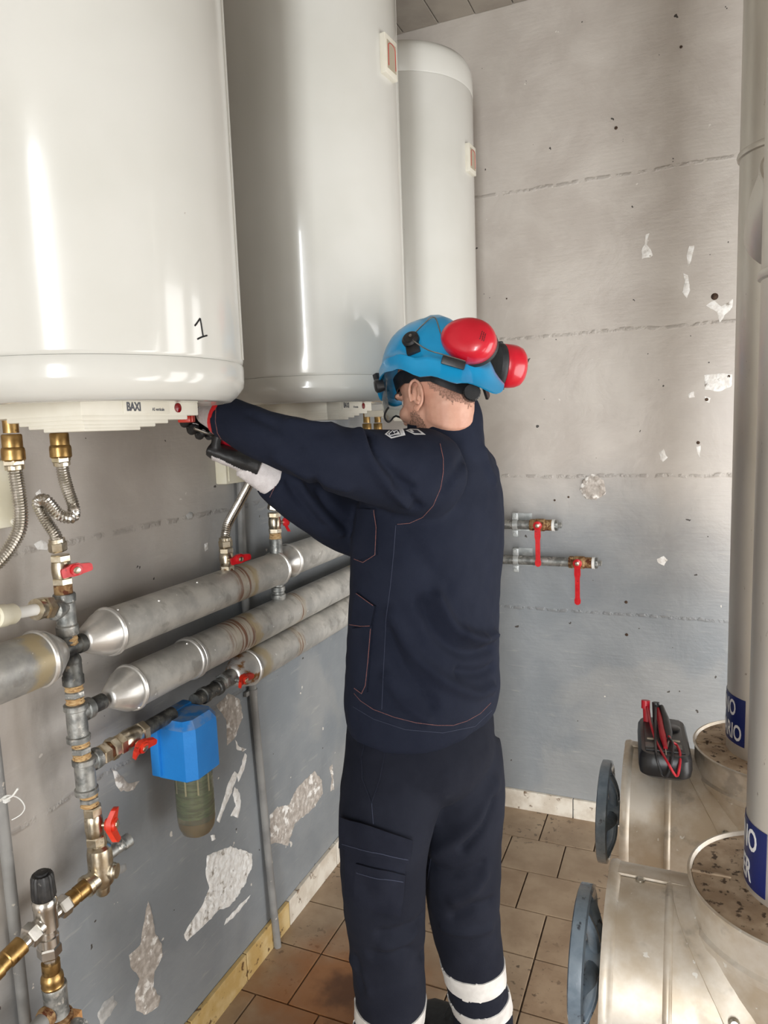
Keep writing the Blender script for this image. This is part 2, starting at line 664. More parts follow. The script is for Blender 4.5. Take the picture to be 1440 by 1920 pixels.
M['jacket1'] = sheet_mat('sheet_jacket_upper', [(1.515, 0.05, 'r'), (1.555, 0.02, 'y')])
M['jacket2'] = sheet_mat('sheet_jacket_middle', [(1.50, 0.09, 'r'), (1.56, 0.02, 'y'), (1.80, 0.02, 'r'), (2.24, 0.05, 'y')])
M['jacket3'] = sheet_mat('sheet_jacket_lower', [(1.585, 0.03, 'y'), (1.78, 0.02, 'r')])
M['jacketL'] = sheet_mat('sheet_jacket_left', [(0.88, 0.03, 'y')], c=((146, 146, 143), (178, 175, 169)))
M['cone'] = mat('bright_sheet_collar', (196, 194, 190), (216, 213, 208), 0.34, 0.7, 24, bump_s=0.15)
M['cone_rust'] = mat('rusted_sheet_collar', (196, 194, 190), (210, 207, 202), 0.36, 0.6, 24, spots=(146, 100, 52), spot_scale=16, spot_at=(0.50, 0.60))
M['alu'] = sheet_mat('aluminium_sheet', c=((186, 172, 152), (212, 206, 196)), metal=0.45, rough=0.46, axis=2)
M['alu_pipe'] = mat('aluminium_jacket_pipe', (206, 201, 192), (222, 218, 210), 0.34, 0.6, 3, stretch=(3, 3, 1), spots=(140, 128, 112), spot_scale=60, spot_at=(0.66, 0.74), rough2=0.42)
M['dirt'] = mat('dirty_lid', (150, 128, 104), (186, 166, 142), 0.75, 0.15, 22, spots=(78, 62, 48), spot_scale=85, spot_at=(0.55, 0.64), bump_s=0.3)
M['iron'] = mat('grey_painted_iron', (100, 115, 129), (120, 134, 146), 0.25, 0.0, 40, spots=(64, 70, 78), spot_scale=60, spot_at=(0.62, 0.7), bump_s=0.3, bump_scale=60, coat=0.35)
M['stem'] = mat('brown_iron_stem', (58, 42, 32), (84, 64, 48), 0.7, 0.3, 60)
M['label_blue'] = mat('blue_label_film', (22, 36, 98), (26, 40, 104), 0.35, 0, 10)
M['label_white'] = mat('white_lettering', (232, 234, 236), None, 0.4)
M['cond'] = mat('painted_conduit', (124, 123, 121), (142, 141, 138), 0.5, 0, 12, spots=(196, 188, 176), spot_scale=26, spot_at=(0.64, 0.68))


def blue_plastic():
    m, nt, b = new_mat('blue_filter_plastic')
    g = N(nt, 'ShaderNodeNewGeometry')
    tc = N(nt, 'ShaderNodeTexCoord').outputs['Object']
    sep = N(nt, 'ShaderNodeSeparateXYZ')
    nt.links.new(g.outputs['Normal'], sep.inputs[0])
    up = step_node(nt, sep.outputs[2], 0.25, 0.8)
    col = mixc(nt, noise_node(nt, tc, 20.0), srgb(20, 116, 196), srgb(36, 134, 212))
    dust = math_node(nt, 'MULTIPLY', up, step_node(nt, noise_node(nt, tc, 24.0, 5.0), 0.42, 0.62))
    col = mixc(nt, math_node(nt, 'MULTIPLY', dust, 0.7), col, srgb(142, 150, 160))
    nt.links.new(col, b.inputs['Base Color'])
    b.inputs['Roughness'].default_value = 0.4
    bump(nt, b, noise_node(nt, tc, 160.0), 0.2)
    return m


M['filter_blue'] = blue_plastic()
m, nt, b = new_mat('clear_yellowed_bowl')
b.inputs['Base Color'].default_value = (0.95, 0.93, 0.76, 1)
b.inputs['Transmission Weight'].default_value = 0.94
b.inputs['Roughness'].default_value = 0.06
b.inputs['IOR'].default_value = 1.42
M['bowl'] = m
m, nt, b = new_mat('brown_sediment_water')
b.inputs['Base Color'].default_value = srgb(150, 112, 66)
b.inputs['Roughness'].default_value = 0.2
b.inputs['Transmission Weight'].default_value = 0.25
M['sediment'] = m
M['element'] = mat('green_filter_screen', (60, 92, 62), (104, 136, 98), 0.5, 0, 30, stretch=(1, 1, 6))

# cloth
M['navy'] = mat('navy_twill', (24, 29, 44), (29, 34, 49), 0.88, 0, 9, bump_s=0.18, bump_scale=420, spec=0.2)
M['navy_tr'] = mat('dark_navy_trouser_twill', (20, 23, 34), (27, 30, 41), 0.88, 0, 7, spots=(38, 41, 50), spot_scale=9, spot_at=(0.62, 0.8), bump_s=0.18, bump_scale=420, spec=0.2)
M['navy_patch'] = mat('navy_pocket_twill', (22, 25, 37), (29, 32, 44), 0.88, 0, 14, bump_s=0.18, bump_scale=420, spec=0.2)
M['thread'] = mat('copper_thread', (132, 84, 78), (98, 70, 74), 0.8, 0, 300)
M['thread_blue'] = mat('slate_thread', (50, 56, 76), None, 0.8)
M['reflect'] = mat('grey_reflective_tape', (206, 203, 199), (220, 218, 214), 0.5, 0.1, 30, bump_s=0.15, bump_scale=90)
M['badge'] = mat('white_badge_print', (222, 224, 226), None, 0.6)
M['navy_flat'] = mat('navy_badge_ground', (24, 30, 48), None, 0.8)
M['skin'] = mat('skin', (196, 146, 124), (206, 158, 136), 0.5, 0, 30, spots=(186, 122, 104), spot_scale=18, spot_at=(0.5, 0.8), bump_s=0.08, bump_scale=260)
M['skin'].node_tree.nodes['Principled BSDF'].inputs['Subsurface Weight'].default_value = 0.12
M['skin'].node_tree.nodes['Principled BSDF'].inputs['Subsurface Radius'].default_value = (0.012, 0.005, 0.003)
M['hair'] = mat('cropped_hair', (138, 104, 88), (180, 135, 116), 0.7, 0, 320, bump_s=0.6, bump_scale=600, mix_at=(0.4, 0.6))
M['beard'] = mat('beard_stubble', (128, 96, 80), (176, 132, 112), 0.7, 0, 320, bump_s=0.6, bump_scale=600, mix_at=(0.4, 0.6))
M['brow'] = mat('brow_hair', (62, 46, 38), (84, 62, 50), 0.8, 0, 300)
M['glove'] = mat('black_coated_glove', (26, 26, 27), (40, 40, 41), 0.5, 0, 30, bump_s=0.4, bump_scale=140)
M['knit'] = mat('grey_knit_glove', (208, 202, 202), (222, 217, 217), 0.9, 0, 60, spots=(180, 170, 170), spot_scale=12, spot_at=(0.6, 0.75), bump_s=0.6, bump_scale=300)
M['helmet'] = mat('blue_helmet_shell', (20, 142, 196), (28, 152, 206), 0.28, 0, 8, coat=0.3)
M['muff'] = mat('red_muff_shell', (192, 18, 38), (206, 28, 48), 0.28, 0, 8, coat=0.3, spots=(150, 16, 30), spot_scale=50, spot_at=(0.7, 0.74))
M['foam'] = mat('black_muff_foam', (30, 31, 33), (44, 45, 47), 0.6, 0, 40)
M['wire'] = mat('spring_steel_wire', (170, 166, 160), None, 0.3, 1.0)
m, nt, b = new_mat('smoked_visor')
b.inputs['Base Color'].default_value = (0.55, 0.58, 0.6, 1)
b.inputs['Transmission Weight'].default_value = 0.9
b.inputs['Roughness'].default_value = 0.08
b.inputs['IOR'].default_value = 1.15
M['visor'] = m
M['eye_white'] = mat('eye_white', (225, 220, 214), None, 0.2)
M['iris'] = mat('brown_iris', (60, 40, 28), None, 0.2)
M['shoe'] = mat('black_work_shoe', (18, 18, 19), (30, 30, 31), 0.55, 0, 60, bump_s=0.3)
M['meter'] = mat('black_meter_holster', (24, 24, 26), (34, 34, 36), 0.36, 0, 20, bump_s=0.1)
M['lcd'] = mat('grey_meter_window', (78, 78, 76), None, 0.25)
M['probe_red'] = mat('red_probe', (176, 22, 38), (186, 30, 46), 0.4, 0, 30)
M['metal_tip'] = mat('probe_tip', (190, 186, 176), None, 0.3, 1.0)

WX, WY, RX, CZ = -1.17, 2.775, 1.3, 3.105      # left wall, back wall, right wall, ceiling
FY = DOOR_Y


# ------------------------------------------------------------------ the room
def slab(name, c, s, material, label=None, smooth=0):
    o = obj(name, MB().box(c, s), material, None, smooth)
    o['kind'] = 'structure'
    return o


floor = slab('floor', ((WX + RX) / 2, (FY + WY) / 2, -0.055), (RX - WX + 0.4, WY - FY + 0.4, 0.1), M['grout'])
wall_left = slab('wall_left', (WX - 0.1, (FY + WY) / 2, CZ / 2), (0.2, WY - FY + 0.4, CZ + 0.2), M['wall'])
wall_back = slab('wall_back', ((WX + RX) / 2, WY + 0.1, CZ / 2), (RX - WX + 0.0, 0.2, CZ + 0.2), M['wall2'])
M['wall_light'] = mat('pale_wall_paint', (206, 205, 202), (216, 215, 212), 0.6, 0, 5, bump_s=0.2)
wall_right = slab('wall_right', (RX + 0.1, (FY + WY) / 2, CZ / 2), (0.2, WY - FY + 0.4, CZ + 0.2), M['wall_light'])
wf = MB()
wf.box(((WX + DOOR_X0) / 2, FY - 0.1, CZ / 2), (DOOR_X0 - WX, 0.2, CZ + 0.2))
wf.box(((RX + DOOR_X1) / 2, FY - 0.1, CZ / 2), (RX - DOOR_X1, 0.2, CZ + 0.2))
wf.box(((DOOR_X0 + DOOR_X1) / 2, FY - 0.1, (DOOR_H + CZ + 0.1) / 2), (DOOR_X1 - DOOR_X0, 0.2, CZ + 0.1 - DOOR_H))
wall_front = obj('wall_front', wf, M['wall_light'], None, 0)
wall_front['kind'] = 'structure'
ceiling = slab('ceiling', ((WX + RX) / 2, (FY + WY) / 2, CZ + 0.065), (RX - WX + 0.4, WY - FY + 0.4, 0.1), M['ceil'])
# board marks of the ceiling formwork: the strips stand apart by a groove
x = WX
k = 0
while x < RX - 0.01:
    w = min(0.143, RX - x)
    o = obj('ceiling_strip', MB().box((x + w / 2, (FY + WY) / 2, CZ + 0.008 + 0.001 * (k % 3)), (w - 0.004, WY - FY - 0.002, 0.016), bev=0.002), M['ceil'], ceiling, 0)
    x += w
    k += 1

# floor tiles, 20 cm in running bond
TP = 0.204
tile_mesh = MB().box((0, 0, -0.005), (TP - 0.005, TP - 0.005, 0.012), bev=0.0016).mesh('floor_tile')
tile_mesh.materials.append(M['tile'])
rows = [1.745 + TP * k for k in range(-22, 6)]
for ri, y0 in enumerate(rows):
    if y0 + TP < -1.3 or y0 > WY - 0.02:
        continue
    off = -0.494 if (round((y0 - 1.745) / TP) % 2 == 0) else -0.392
    if round((y0 - 1.745) / TP) == 0:
        off = -0.392
    xs = off - TP * 6
    while xs < RX:
        a, b_ = max(xs, WX + 0.001), min(xs + TP, RX - 0.001)
        c, d = max(y0, FY), min(y0 + TP, WY - 0.001)
        if b_ - a > 0.012 and d - c > 0.012:
            if b_ - a > TP - 0.003 and d - c > TP - 0.003:
                o = bpy.data.objects.new('floor_tile', tile_mesh)
                COL.objects.link(o)
                o.location = ((a + b_) / 2, (c + d) / 2, random.uniform(-0.0006, 0.0006))
                o.rotation_euler = (random.uniform(-.002, .002), random.uniform(-.002, .002), 0)
            else:
                o = obj('floor_tile', MB().box((0, 0, -0.005), (b_ - a - 0.005, d - c - 0.005, 0.012), bev=0.0016), M['tile'], None, 0)
                o.location = ((a + b_) / 2, (c + d) / 2, 0)
            o.parent = floor
        xs += TP

# skirting tiles
bl = thing('baseboard_left', None, None, (WX, 0.5, 0))
bl['kind'] = 'structure'
y = -2.6
for L in [0.4] * 9 + [0.21 + 0.11, 0.255, 0.245] + [0.34] * 4:
    y1 = min(y + L, WY - 0.002)
    if y1 - y > 0.02:
        yl = (y < 1.70)
        o = obj('skirting_tile', MB().box((WX + 0.007 + random.uniform(0, 0.002), (y + y1) / 2, 0.043), (0.014, y1 - y - 0.004, 0.086), bev=0.002), M['skirt_y'] if yl else M['skirt'], bl, 0)
        if yl:
            o['label'] = 'yellowed skirting tile'
    y = y1
bb = thing('baseboard_back', None, None, (0, WY, 0))
bb['kind'] = 'structure'
x = WX + 0.016
for L in [0.20, 0.26] + [0.30] * 8:
    x1 = min(x + L, RX - 0.002)
    if x1 - x > 0.02:
        obj('skirting_tile', MB().box(((x + x1) / 2, WY - 0.007 - random.uniform(0, 0.002), 0.04), (x1 - x - 0.004, 0.014, 0.082), bev=0.002), M['skirt'], bb, 0)
    x = x1


# ------------------------------------------------------------------ peeled places on the walls
def peeled(wall, poly_px, material, axis, val, out, res=0.006, amp=0.003, name='bare_plaster_patch', jag=0.004):
    """a crumbly area of bare plaster: polygon on the wall plane filled with a rough relief"""
    P = [at(x, y, axis, val) for x, y in poly_px]
    ua = Vector((0, 1, 0)) if axis == 'x' else Vector((1, 0, 0))
    poly = [(p.dot(ua), p.z) for p in P]
    fine = []
    for i in range(len(poly)):
        a, c = poly[i], poly[(i + 1) % len(poly)]
        n = max(1, int(math.hypot(c[0] - a[0], c[1] - a[1]) / 0.008))
        for k in range(n):
            t = k / n
            q = (a[0] + (c[0] - a[0]) * t, a[1] + (c[1] - a[1]) * t)
            d = noise.noise_vector(Vector((q[0] * 70, q[1] * 70, 3.1)))
            fine.append((q[0] + d.x * jag, q[1] + d.y * jag))
    bm = bmesh.new()
    vs = [bm.verts.new((q[0], q[1], 0)) for q in fine]
    es = [bm.edges.new((vs[i], vs[(i + 1) % len(vs)])) for i in range(len(vs))]
    x0, x1 = min(q[0] for q in fine), max(q[0] for q in fine)
    z0, z1 = min(q[1] for q in fine), max(q[1] for q in fine)
    bmesh.ops.triangle_fill(bm, use_beauty=True, edges=es)
    long_ = [e for e in bm.edges if e.calc_length() > res]
    for _ in range(4):
        long_ = [e for e in bm.edges if e.calc_length() > res * 1.5]
        if not long_:
            break
        bmesh.ops.subdivide_edges(bm, edges=long_, cuts=1)
        bmesh.ops.triangulate(bm, faces=bm.faces)
    rim = set(v for e in bm.edges if e.is_boundary for v in e.verts)
    for v in bm.verts:
        h = noise.fractal(Vector((v.co.x * 60, v.co.y * 60, 1.7)), 1.0, 2.0, 4)
        h = (0.0003 if v in rim else 0.0012 + amp * max(0.0, 0.5 + h))
        a, z = v.co.x, v.co.y
        v.co = Vector((val + out * h, a, z)) if axis == 'x' else Vector((a, val + out * h, z))
    bmesh.ops.recalc_face_normals(bm, faces=bm.faces)
    me = bpy.data.meshes.new(name)
    bm.to_mesh(me)
    bm.free()
    return link_mesh(name, me, material, wall, 60)


LP = [
    ([(388, 1604), (410, 1595), (432, 1587), (455, 1594), (472, 1602), (473, 1624), (462, 1650), (445, 1680), (430, 1700), (412, 1706), (395, 1722), (372, 1745), (350, 1766), (345, 1752), (362, 1722), (378, 1700), (392, 1665), (385, 1635)], 'plaster'),
    ([(505, 1530), (520, 1512), (542, 1509), (556, 1478), (572, 1462), (590, 1446), (603, 1462), (605, 1488), (590, 1512), (570, 1530), (552, 1545), (544, 1570), (540, 1586), (525, 1580), (508, 1582)], 'plaster_grey'),
    ([(277, 1690), (286, 1718), (290, 1748), (302, 1768), (305, 1792), (290, 1822), (287, 1850), (300, 1868), (296, 1888), (275, 1902), (256, 1894), (252, 1864), (262, 1832), (243, 1812), (242, 1792), (262, 1772), (268, 1736)], 'plaster_grey'),
    ([(440, 1446), (446, 1452), (432, 1490), (420, 1518), (411, 1542), (406, 1540), (418, 1500), (430, 1462)], 'plaster'),
    ([(440, 1476), (450, 1486), (452, 1512), (446, 1534), (431, 1530), (442, 1510), (436, 1490)], 'plaster'),
    ([(458, 1412), (463, 1416), (458, 1442), (446, 1468), (444, 1456), (453, 1432)], 'plaster'),
    ([(441, 1388), (446, 1398), (462, 1405), (455, 1409), (443, 1404)], 'plaster'),
    ([(617, 1438), (623, 1432), (627, 1480), (619, 1484), (622, 1460)], 'plaster_grey'),
    ([(470, 1677), (462, 1692), (438, 1720), (420, 1735), (424, 1724), (448, 1698)], 'plaster'),
    ([(405, 1322), (428, 1300), (450, 1312), (455, 1345), (440, 1385), (426, 1398), (424, 1350)], 'plaster_grey'),
    ([(210, 1440), (222, 1450), (240, 1470), (262, 1462), (250, 1482), (226, 1484), (216, 1466)], 'plaster_grey'),
    ([(182, 1900), (196, 1878), (212, 1866), (220, 1880), (205, 1905), (190, 1925)], 'flake'),
    ([(64, 1020), (78, 1012), (92, 1020), (88, 1032), (70, 1030)], 'plaster'),
    ([(66, 925), (74, 918), (78, 927), (70, 930)], 'plaster'),
    ([(214, 1630), (222, 1622), (236, 1618), (238, 1632), (222, 1640)], 'flake'),
    ([(383, 1020), (390, 1018), (391, 1030), (384, 1033)], 'plaster'),
    ([(395, 1566), (402, 1564), (404, 1574), (397, 1575)], 'plaster'),
    ([(349, 965), (356, 958), (363, 963), (360, 972), (351, 972)], 'flake'),
]
for poly, mk in LP:
    peeled(wall_left, poly, M[mk], 'x', WX, 1)
BP = [
    [(1210, 440), (1217, 438), (1213, 458), (1220, 468), (1224, 480), (1204, 486), (1203, 470), (1208, 456)],
    [(1292, 462), (1302, 460), (1296, 490), (1290, 500), (1288, 480)],
    [(1282, 512), (1290, 516), (1294, 545), (1288, 560), (1280, 548), (1284, 530)],
    [(1324, 572), (1340, 562), (1352, 574), (1375, 560), (1374, 576), (1358, 592), (1350, 604), (1344, 586)],
    [(1320, 704), (1345, 700), (1373, 702), (1372, 724), (1350, 734), (1322, 730)],
    [(1290, 738), (1302, 734), (1303, 744), (1292, 747)],
    [(1236, 850), (1244, 842), (1251, 858), (1244, 866), (1238, 862)],
    [(1306, 838), (1313, 836), (1313, 858), (1308, 852)],
    [(1232, 1048), (1244, 1042), (1252, 1050), (1244, 1060), (1234, 1056)],
    [(1322, 744), (1332, 746), (1330, 756), (1324, 754)],
]
for poly in BP:
    peeled(wall_back, poly, M['plaster'], 'y', WY, -1, res=0.01, amp=0.0025)
# crumbled hole with dark centre on the back wall
peeled(wall_back, [(1092, 900), (1110, 888), (1132, 900), (1136, 925), (1118, 938), (1098, 936), (1088, 918)], M['plaster_grey'], 'y', WY, -1, res=0.01, amp=0.006)
o = obj('drill_holes', MB(), M['ink'], wall_back, 0) if False else None
dh = MB()
for px, py, r in [(1174, 1129, .006), (1175, 1190, .006), (1340, 556, .012), (1325, 749, .006), (1309, 830, .006), (1108, 911, .01), (1366, 706, .006), (1040, 938, .004), (1066, 932, .004), (1155, 240, .006), (1277, 88, .005), (950, 560, .003)]:
    p = at(px, py, 'y', WY)
    dh.lathe([(r, 0.0004), (r * 0.7, 0.0022), (0.0001, 0.0024)], p, (0, -1, 0), 10)
o = obj('drill_hole', dh, M['stem'], wall_back)
o['kind'] = 'stuff'

# ------------------------------------------------------------------ water heaters
HX, HR = -0.90, 0.24


def wrap_on(cx, cy, r, a0, z0, me, out=0.0008):
    return map_mesh(me, lambda c: Vector((cx + (r + out + c.z) * math.cos(a0 + c.x / r), cy + (r + out + c.z) * math.sin(a0 + c.x / r), z0 + c.y)))


def heater(cy, zb, label, with_number=False, seam=True):
    t = thing('water_heater', label, 'water heater', (HX, cy, zb), 'white cylindrical water heaters in a row on the left wall')
    H = 1.13
    body = MB().lathe([(0.237, 0.062), (0.2385, 0.064), (HR, 0.068), (HR, H - 0.112), (0.2385, H - 0.108)], (HX, cy, zb), seg=96)
    obj('body', body, M['enamel'], t)
    base = MB().lathe([(0.05, 0.004), (0.195, 0.004), (0.205, 0.0), (0.216, 0.002), (0.226, 0.010), (0.2375, 0.024), (0.2395, 0.034), (0.2400, 0.058), (0.2385, 0.0615)], (HX, cy, zb), seg=96)
    obj('bottom_rim', base, M['enamel'], t)
    top = MB().lathe([(0.2385, H - 0.1075), (0.2405, H - 0.104), (0.240, H - 0.05), (0.236, H - 0.03), (0.224, H - 0.012), (0.20, H - 0.001), (0.12, H + 0.010), (0.02, H + 0.014)], (HX, cy, zb), seg=96)
    obj('top_cap', top, M['enamel'], t)
    # rolled seam up the side
    a = math.radians(27)
    sm = MB()
    for da in (-0.022, 0.022):
        sm.tube([(HX + (HR + 0.0002) * math.cos(a + da), cy + (HR + 0.0002) * math.sin(a + da), zb + z) for z in (0.07, 0.4, H - 0.115)], 0.0018, 8)
    obj('side_seam', sm, M['enamel'], t)
    # stepped plastic cover under the tank
    steps = [(-1.02, -0.136, 0.134, 0.012, -0.018), (-0.954, -0.136, 0.103, -0.017, -0.025), (-0.93, -0.135, 0.052, -0.024, -0.031),
             (-0.912, -0.134, 0.020, -0.030, -0.036), (-0.883, -0.133, -0.016, -0.035, -0.041)]
    cv = MB()
    for xb, y0, y1, z1, z0 in steps:
        cv.box(((xb - 0.802) / 2, cy + (y0 + y1) / 2, zb + (z0 + z1) / 2), (-0.802 - xb, y1 - y0, z1 - z0), bev=0.0022)
    cover = obj('terminal_cover', cv, M['cap'], t, 30)
    fx = -0.802
    lp = obj('label_plate', MB().box((fx + 0.0006, cy + 0.0, zb - 0.004), (0.002, 0.105, 0.022), bev=0.0006), M['ivory'] if False else M['cap'], cover, 30)
    tm = text_mesh('BAXI', 0.0185, 0.0007, 0.0002, 0.95)
    map_mesh(tm, lambda c: Vector((fx + 0.0018 + c.z, cy - 0.046 + c.x * 0.82, zb - 0.0105 + c.y)))
    link_mesh('lettering', tm, M['grey_print'], cover, 0)
    tm = text_mesh('AS verticale', 0.0072, 0.0001, 0.0002)
    map_mesh(tm, lambda c: Vector((fx + 0.0018 + c.z, cy + 0.012 + c.x * 0.85, zb - 0.0105 + c.y)))
    link_mesh('lettering', tm, M['grey_print'], cover, 0)
    obj('indicator_lamp', MB().lathe([(0.0082, -0.001), (0.0082, 0.0018), (0.006, 0.003), (0.001, 0.0034)], (fx, cy + 0.078, zb - 0.005), (1, 0, 0), 20), M['red_lamp'], cover)
    # thermometer on the side
    a = math.radians(-5)
    e = Vector((math.cos(a), math.sin(a), 0))
    w = Vector((-math.sin(a), math.cos(a), 0))
    zc = zb + 0.80
    R = Matrix((e, w, (0, 0, 1))).transposed()
    c = Vector((HX, cy, zc)) + e * (HR + 0.004)
    th = obj('thermometer', MB().box(c, (0.016, 0.062, 0.088), bev=0.003, m3=R), M['cap'], t)
    obj('scale', MB().box(c + e * 0.0085, (0.001, 0.044, 0.062), m3=R), M['lcd2'], th, 0)
    arc = [c + e * 0.0096 + w * (0.018 * math.cos(q)) + Vector((0, 0, 0.018 + 0.010 * math.sin(q) - (0.05 if False else 0))) for q in np.linspace(-0.2, PI + 0.2, 14)]
    arc = [c + e * 0.0096 + w * 0.018 + Vector((0, 0, -0.025))] + arc + [c + e * 0.0096 - w * 0.018 + Vector((0, 0, -0.025))]
    obj('dial_line', MB().tube(arc, 0.0007, 6), M['red'], th)
    # threaded stubs
    for dy in (-0.05, 0.05):
        s = MB().lathe([(0.0125, 0.0), (0.0125, -0.04)], (-1.05, cy + dy, zb + 0.002), seg=20)
        s.lathe([(0.0150, -0.040), (0.0165, -0.042), (0.0165, -0.062), (0.0182, -0.064), (0.0190, -0.068), (0.0190, -0.083), (0.0165, -0.086)], (-1.05, cy + dy, zb), seg=24)
        obj('pipe_stub', s, M['brass'], t)
    if with_number:
        pts = [[(365, 611), (369, 606), (375, 597)], [(375, 597), (377, 608), (379, 621), (381, 632)], [(370, 636), (378, 632), (388, 629)]]
        nb = MB()
        for st in pts:
            P = []
            for px, py in crom([(x, y, 0) for x, y in st], 5) and [(v.x, v.y) for v in crom([(x, y, 0) for x, y in st], 5)]:
                d = ray(px, py)
                A, B, C_ = d.x ** 2 + d.y ** 2, -2 * (d.x * HX + d.y * cy), HX ** 2 + cy ** 2 - HR ** 2
                tt = (-B - math.sqrt(B * B - 4 * A * C_)) / 2 / A
                P.append(CAM + d * tt)
            nb.tube(P, 0.0013, 6)
        o = obj('handwritten_numeral', nb, M['ink'], t)
        o['label'] = 'handwritten black numeral 1'
    return t


M['lcd2'] = mat('thermometer_scale', (176, 166, 146), None, 0.3)
heater(0.92, 1.648, 'nearest white water heater, with a handwritten black 1 above its rim', True)
heater(1.69, 1.660, 'middle white water heater, directly behind the blue helmet and beside the numbered one')
heater(2.39, 1.650, 'farthest white water heater, its domed top in view beside the back wall')


# ------------------------------------------------------------------ pipework on the left wall
PX = -1.08


def pipe_cover(label, y0, y1, z, r, material, cone_lo=None, cone_hi=None, beads=(), rings=(), cone_mat='cone', group='grey sheet-jacketed pipes along the left wall'):
    t = thing('insulated_pipe', label, 'insulated pipe', (PX, y0, z), group)
    n = max(8, int((y1 - y0) / 0.05))
    mb = MB()
    R = []
    for i in range(n + 1):
        yy = y0 + (y1 - y0) * i / n
        R.append([Vector((PX + math.cos(q) * rr, yy, z + math.sin(q) * rr)) for q, rr in
                  [(2 * PI * j / 40, r * (1 + 0.012 * noise.noise(Vector((yy * 9, math.cos(2 * PI * j / 40) * 1.3, math.sin(2 * PI * j / 40) * 1.3 + z * 7))))) for j in range(40)]])
    mb.rings(R)
    obj('jacket', mb, material, t, 50)
    for yb in beads:
        obj('bead_ring', MB().lathe([(r * 0.98, -0.006), (r + 0.003, -0.004), (r + 0.0045, 0), (r + 0.003, 0.004), (r * 0.98, 0.006)], (PX, yb, z), (0, 1, 0), 40, False), M['cone'], t)
    for (yc, L, sgn, r0) in [c for c in (cone_lo, cone_hi) if c]:
        c = MB().lathe([(r * 1.0, 0), (r * 0.96, L * 0.18), (r0 * 1.25, L * 0.92), (r0, L)], (PX, yc, z), (0, sgn, 0), 40)
        o = obj('end_collar', c, M[cone_mat], t, 50)
        o['label'] = 'bright conical end collar'
    if rings:
        rv = MB()
        for yb, q in rings:
            p = Vector((PX + math.cos(q) * r, yb, z + math.sin(q) * r))
            rv.sphere(p, 0.0035, 8, 6)
        o = obj('rivet', rv, M['cone'], t)
        o['kind'] = 'stuff'
    return t


pipe_cover('upper grey insulated pipe, from the black cross fitting to the second riser', 1.07, 1.735, 1.202, 0.047, M['jacket1'],
           (1.07, 0.06, -1, 0.020), None, (1.078, 1.728), [(1.09, 1.2), (1.2, 0.9), (1.35, 1.2)])
pipe_cover('short upper insulated pipe running on behind the worker\'s sleeve', 1.795, 2.70, 1.212, 0.047, M['jacket1'],
           (1.795, 0.045, -1, 0.018), None, (1.80,))
pipe_cover('middle grey insulated pipe, two rust runs on it, above the blue filter', 1.115, 2.70, 1.066, 0.047, M['jacket2'],
           (1.115, 0.055, -1, 0.018), None, (1.125, 1.318, 1.330), [(1.335, 1.3), (1.335, 0.6), (1.30, 1.25), (1.115, -0.9), (1.125, -0.6)])
pipe_cover('lowest grey insulated pipe, starting from a rusted collar at the red-handled valve', 1.545, 2.70, 0.966, 0.0475, M['jacket3'],
           (1.545, 0.06, -1, 0.022), None, (1.555,), cone_mat='cone_rust')
pipe_cover('thick grey insulated pipe entering at the picture\'s left edge', 0.2, 0.915, 1.200, 0.050, M['jacketL'],
           None, (0.915, 0.04, 1, 0.022), (0.905,))


def chain_y(*pts):
    return pts


def nut(mb, o, axis, r, h, seg=6, ph=0.3):
    mb.lathe([(r * 0.9, 0), (r, h * 0.14), (r, h * 0.86), (r * 0.9, h)], o, axis, seg, True, ph)
    return mb


def butterfly(parent, c, span, n, L=0.028, material='red'):
    """two-winged lever of a ball valve: c centre, span direction of the wings, n towards the viewer"""
    c, s, n = Vector(c), Vector(span).normalized(), Vector(n).normalized()
    s = (s - n * s.dot(n)).normalized()
    w = n.cross(s)
    out = [(-1.0, -0.16), (-0.95, -0.30), (-0.42, -0.36), (-0.25, -0.42), (0.25, -0.42), (0.42, -0.36), (0.92, -0.26), (1.0, -0.14),
           (1.0, 0.16), (0.92, 0.26), (0.42, 0.32), (0.25, 0.42), (-0.25, 0.42), (-0.42, 0.34), (-0.92, 0.30), (-1.0, 0.20)]
    bm_ = MB()
    ramp = lambda x: 0.35 * L * (abs(x) ** 2)
    A = [c + s * x * L + w * y * L + n * ramp(x) for x, y in out]
    B = [p + n * 0.30 * L for p in A]
    k = len(out)
    bm_.add(A + B, [tuple(range(k - 1, -1, -1)), tuple(range(k, 2 * k))] + [(j, (j + 1) % k, k + (j + 1) % k, k + j) for j in range(k)])
    bm_.lathe([(L * 0.36, -0.1 * L), (L * 0.40, 0.1 * L), (L * 0.38, 0.50 * L), (L * 0.26, 0.52 * L)], c, n, 16)
    h = obj('handle', bm_, M[material], parent, 40)
    obj('screw', MB().lathe([(L * 0.24, 0.48 * L), (L * 0.24, 0.58 * L), (L * 0.14, 0.62 * L), (0.0005, 0.63 * L)], c, n, 8), M['nickel'], h)
    return h


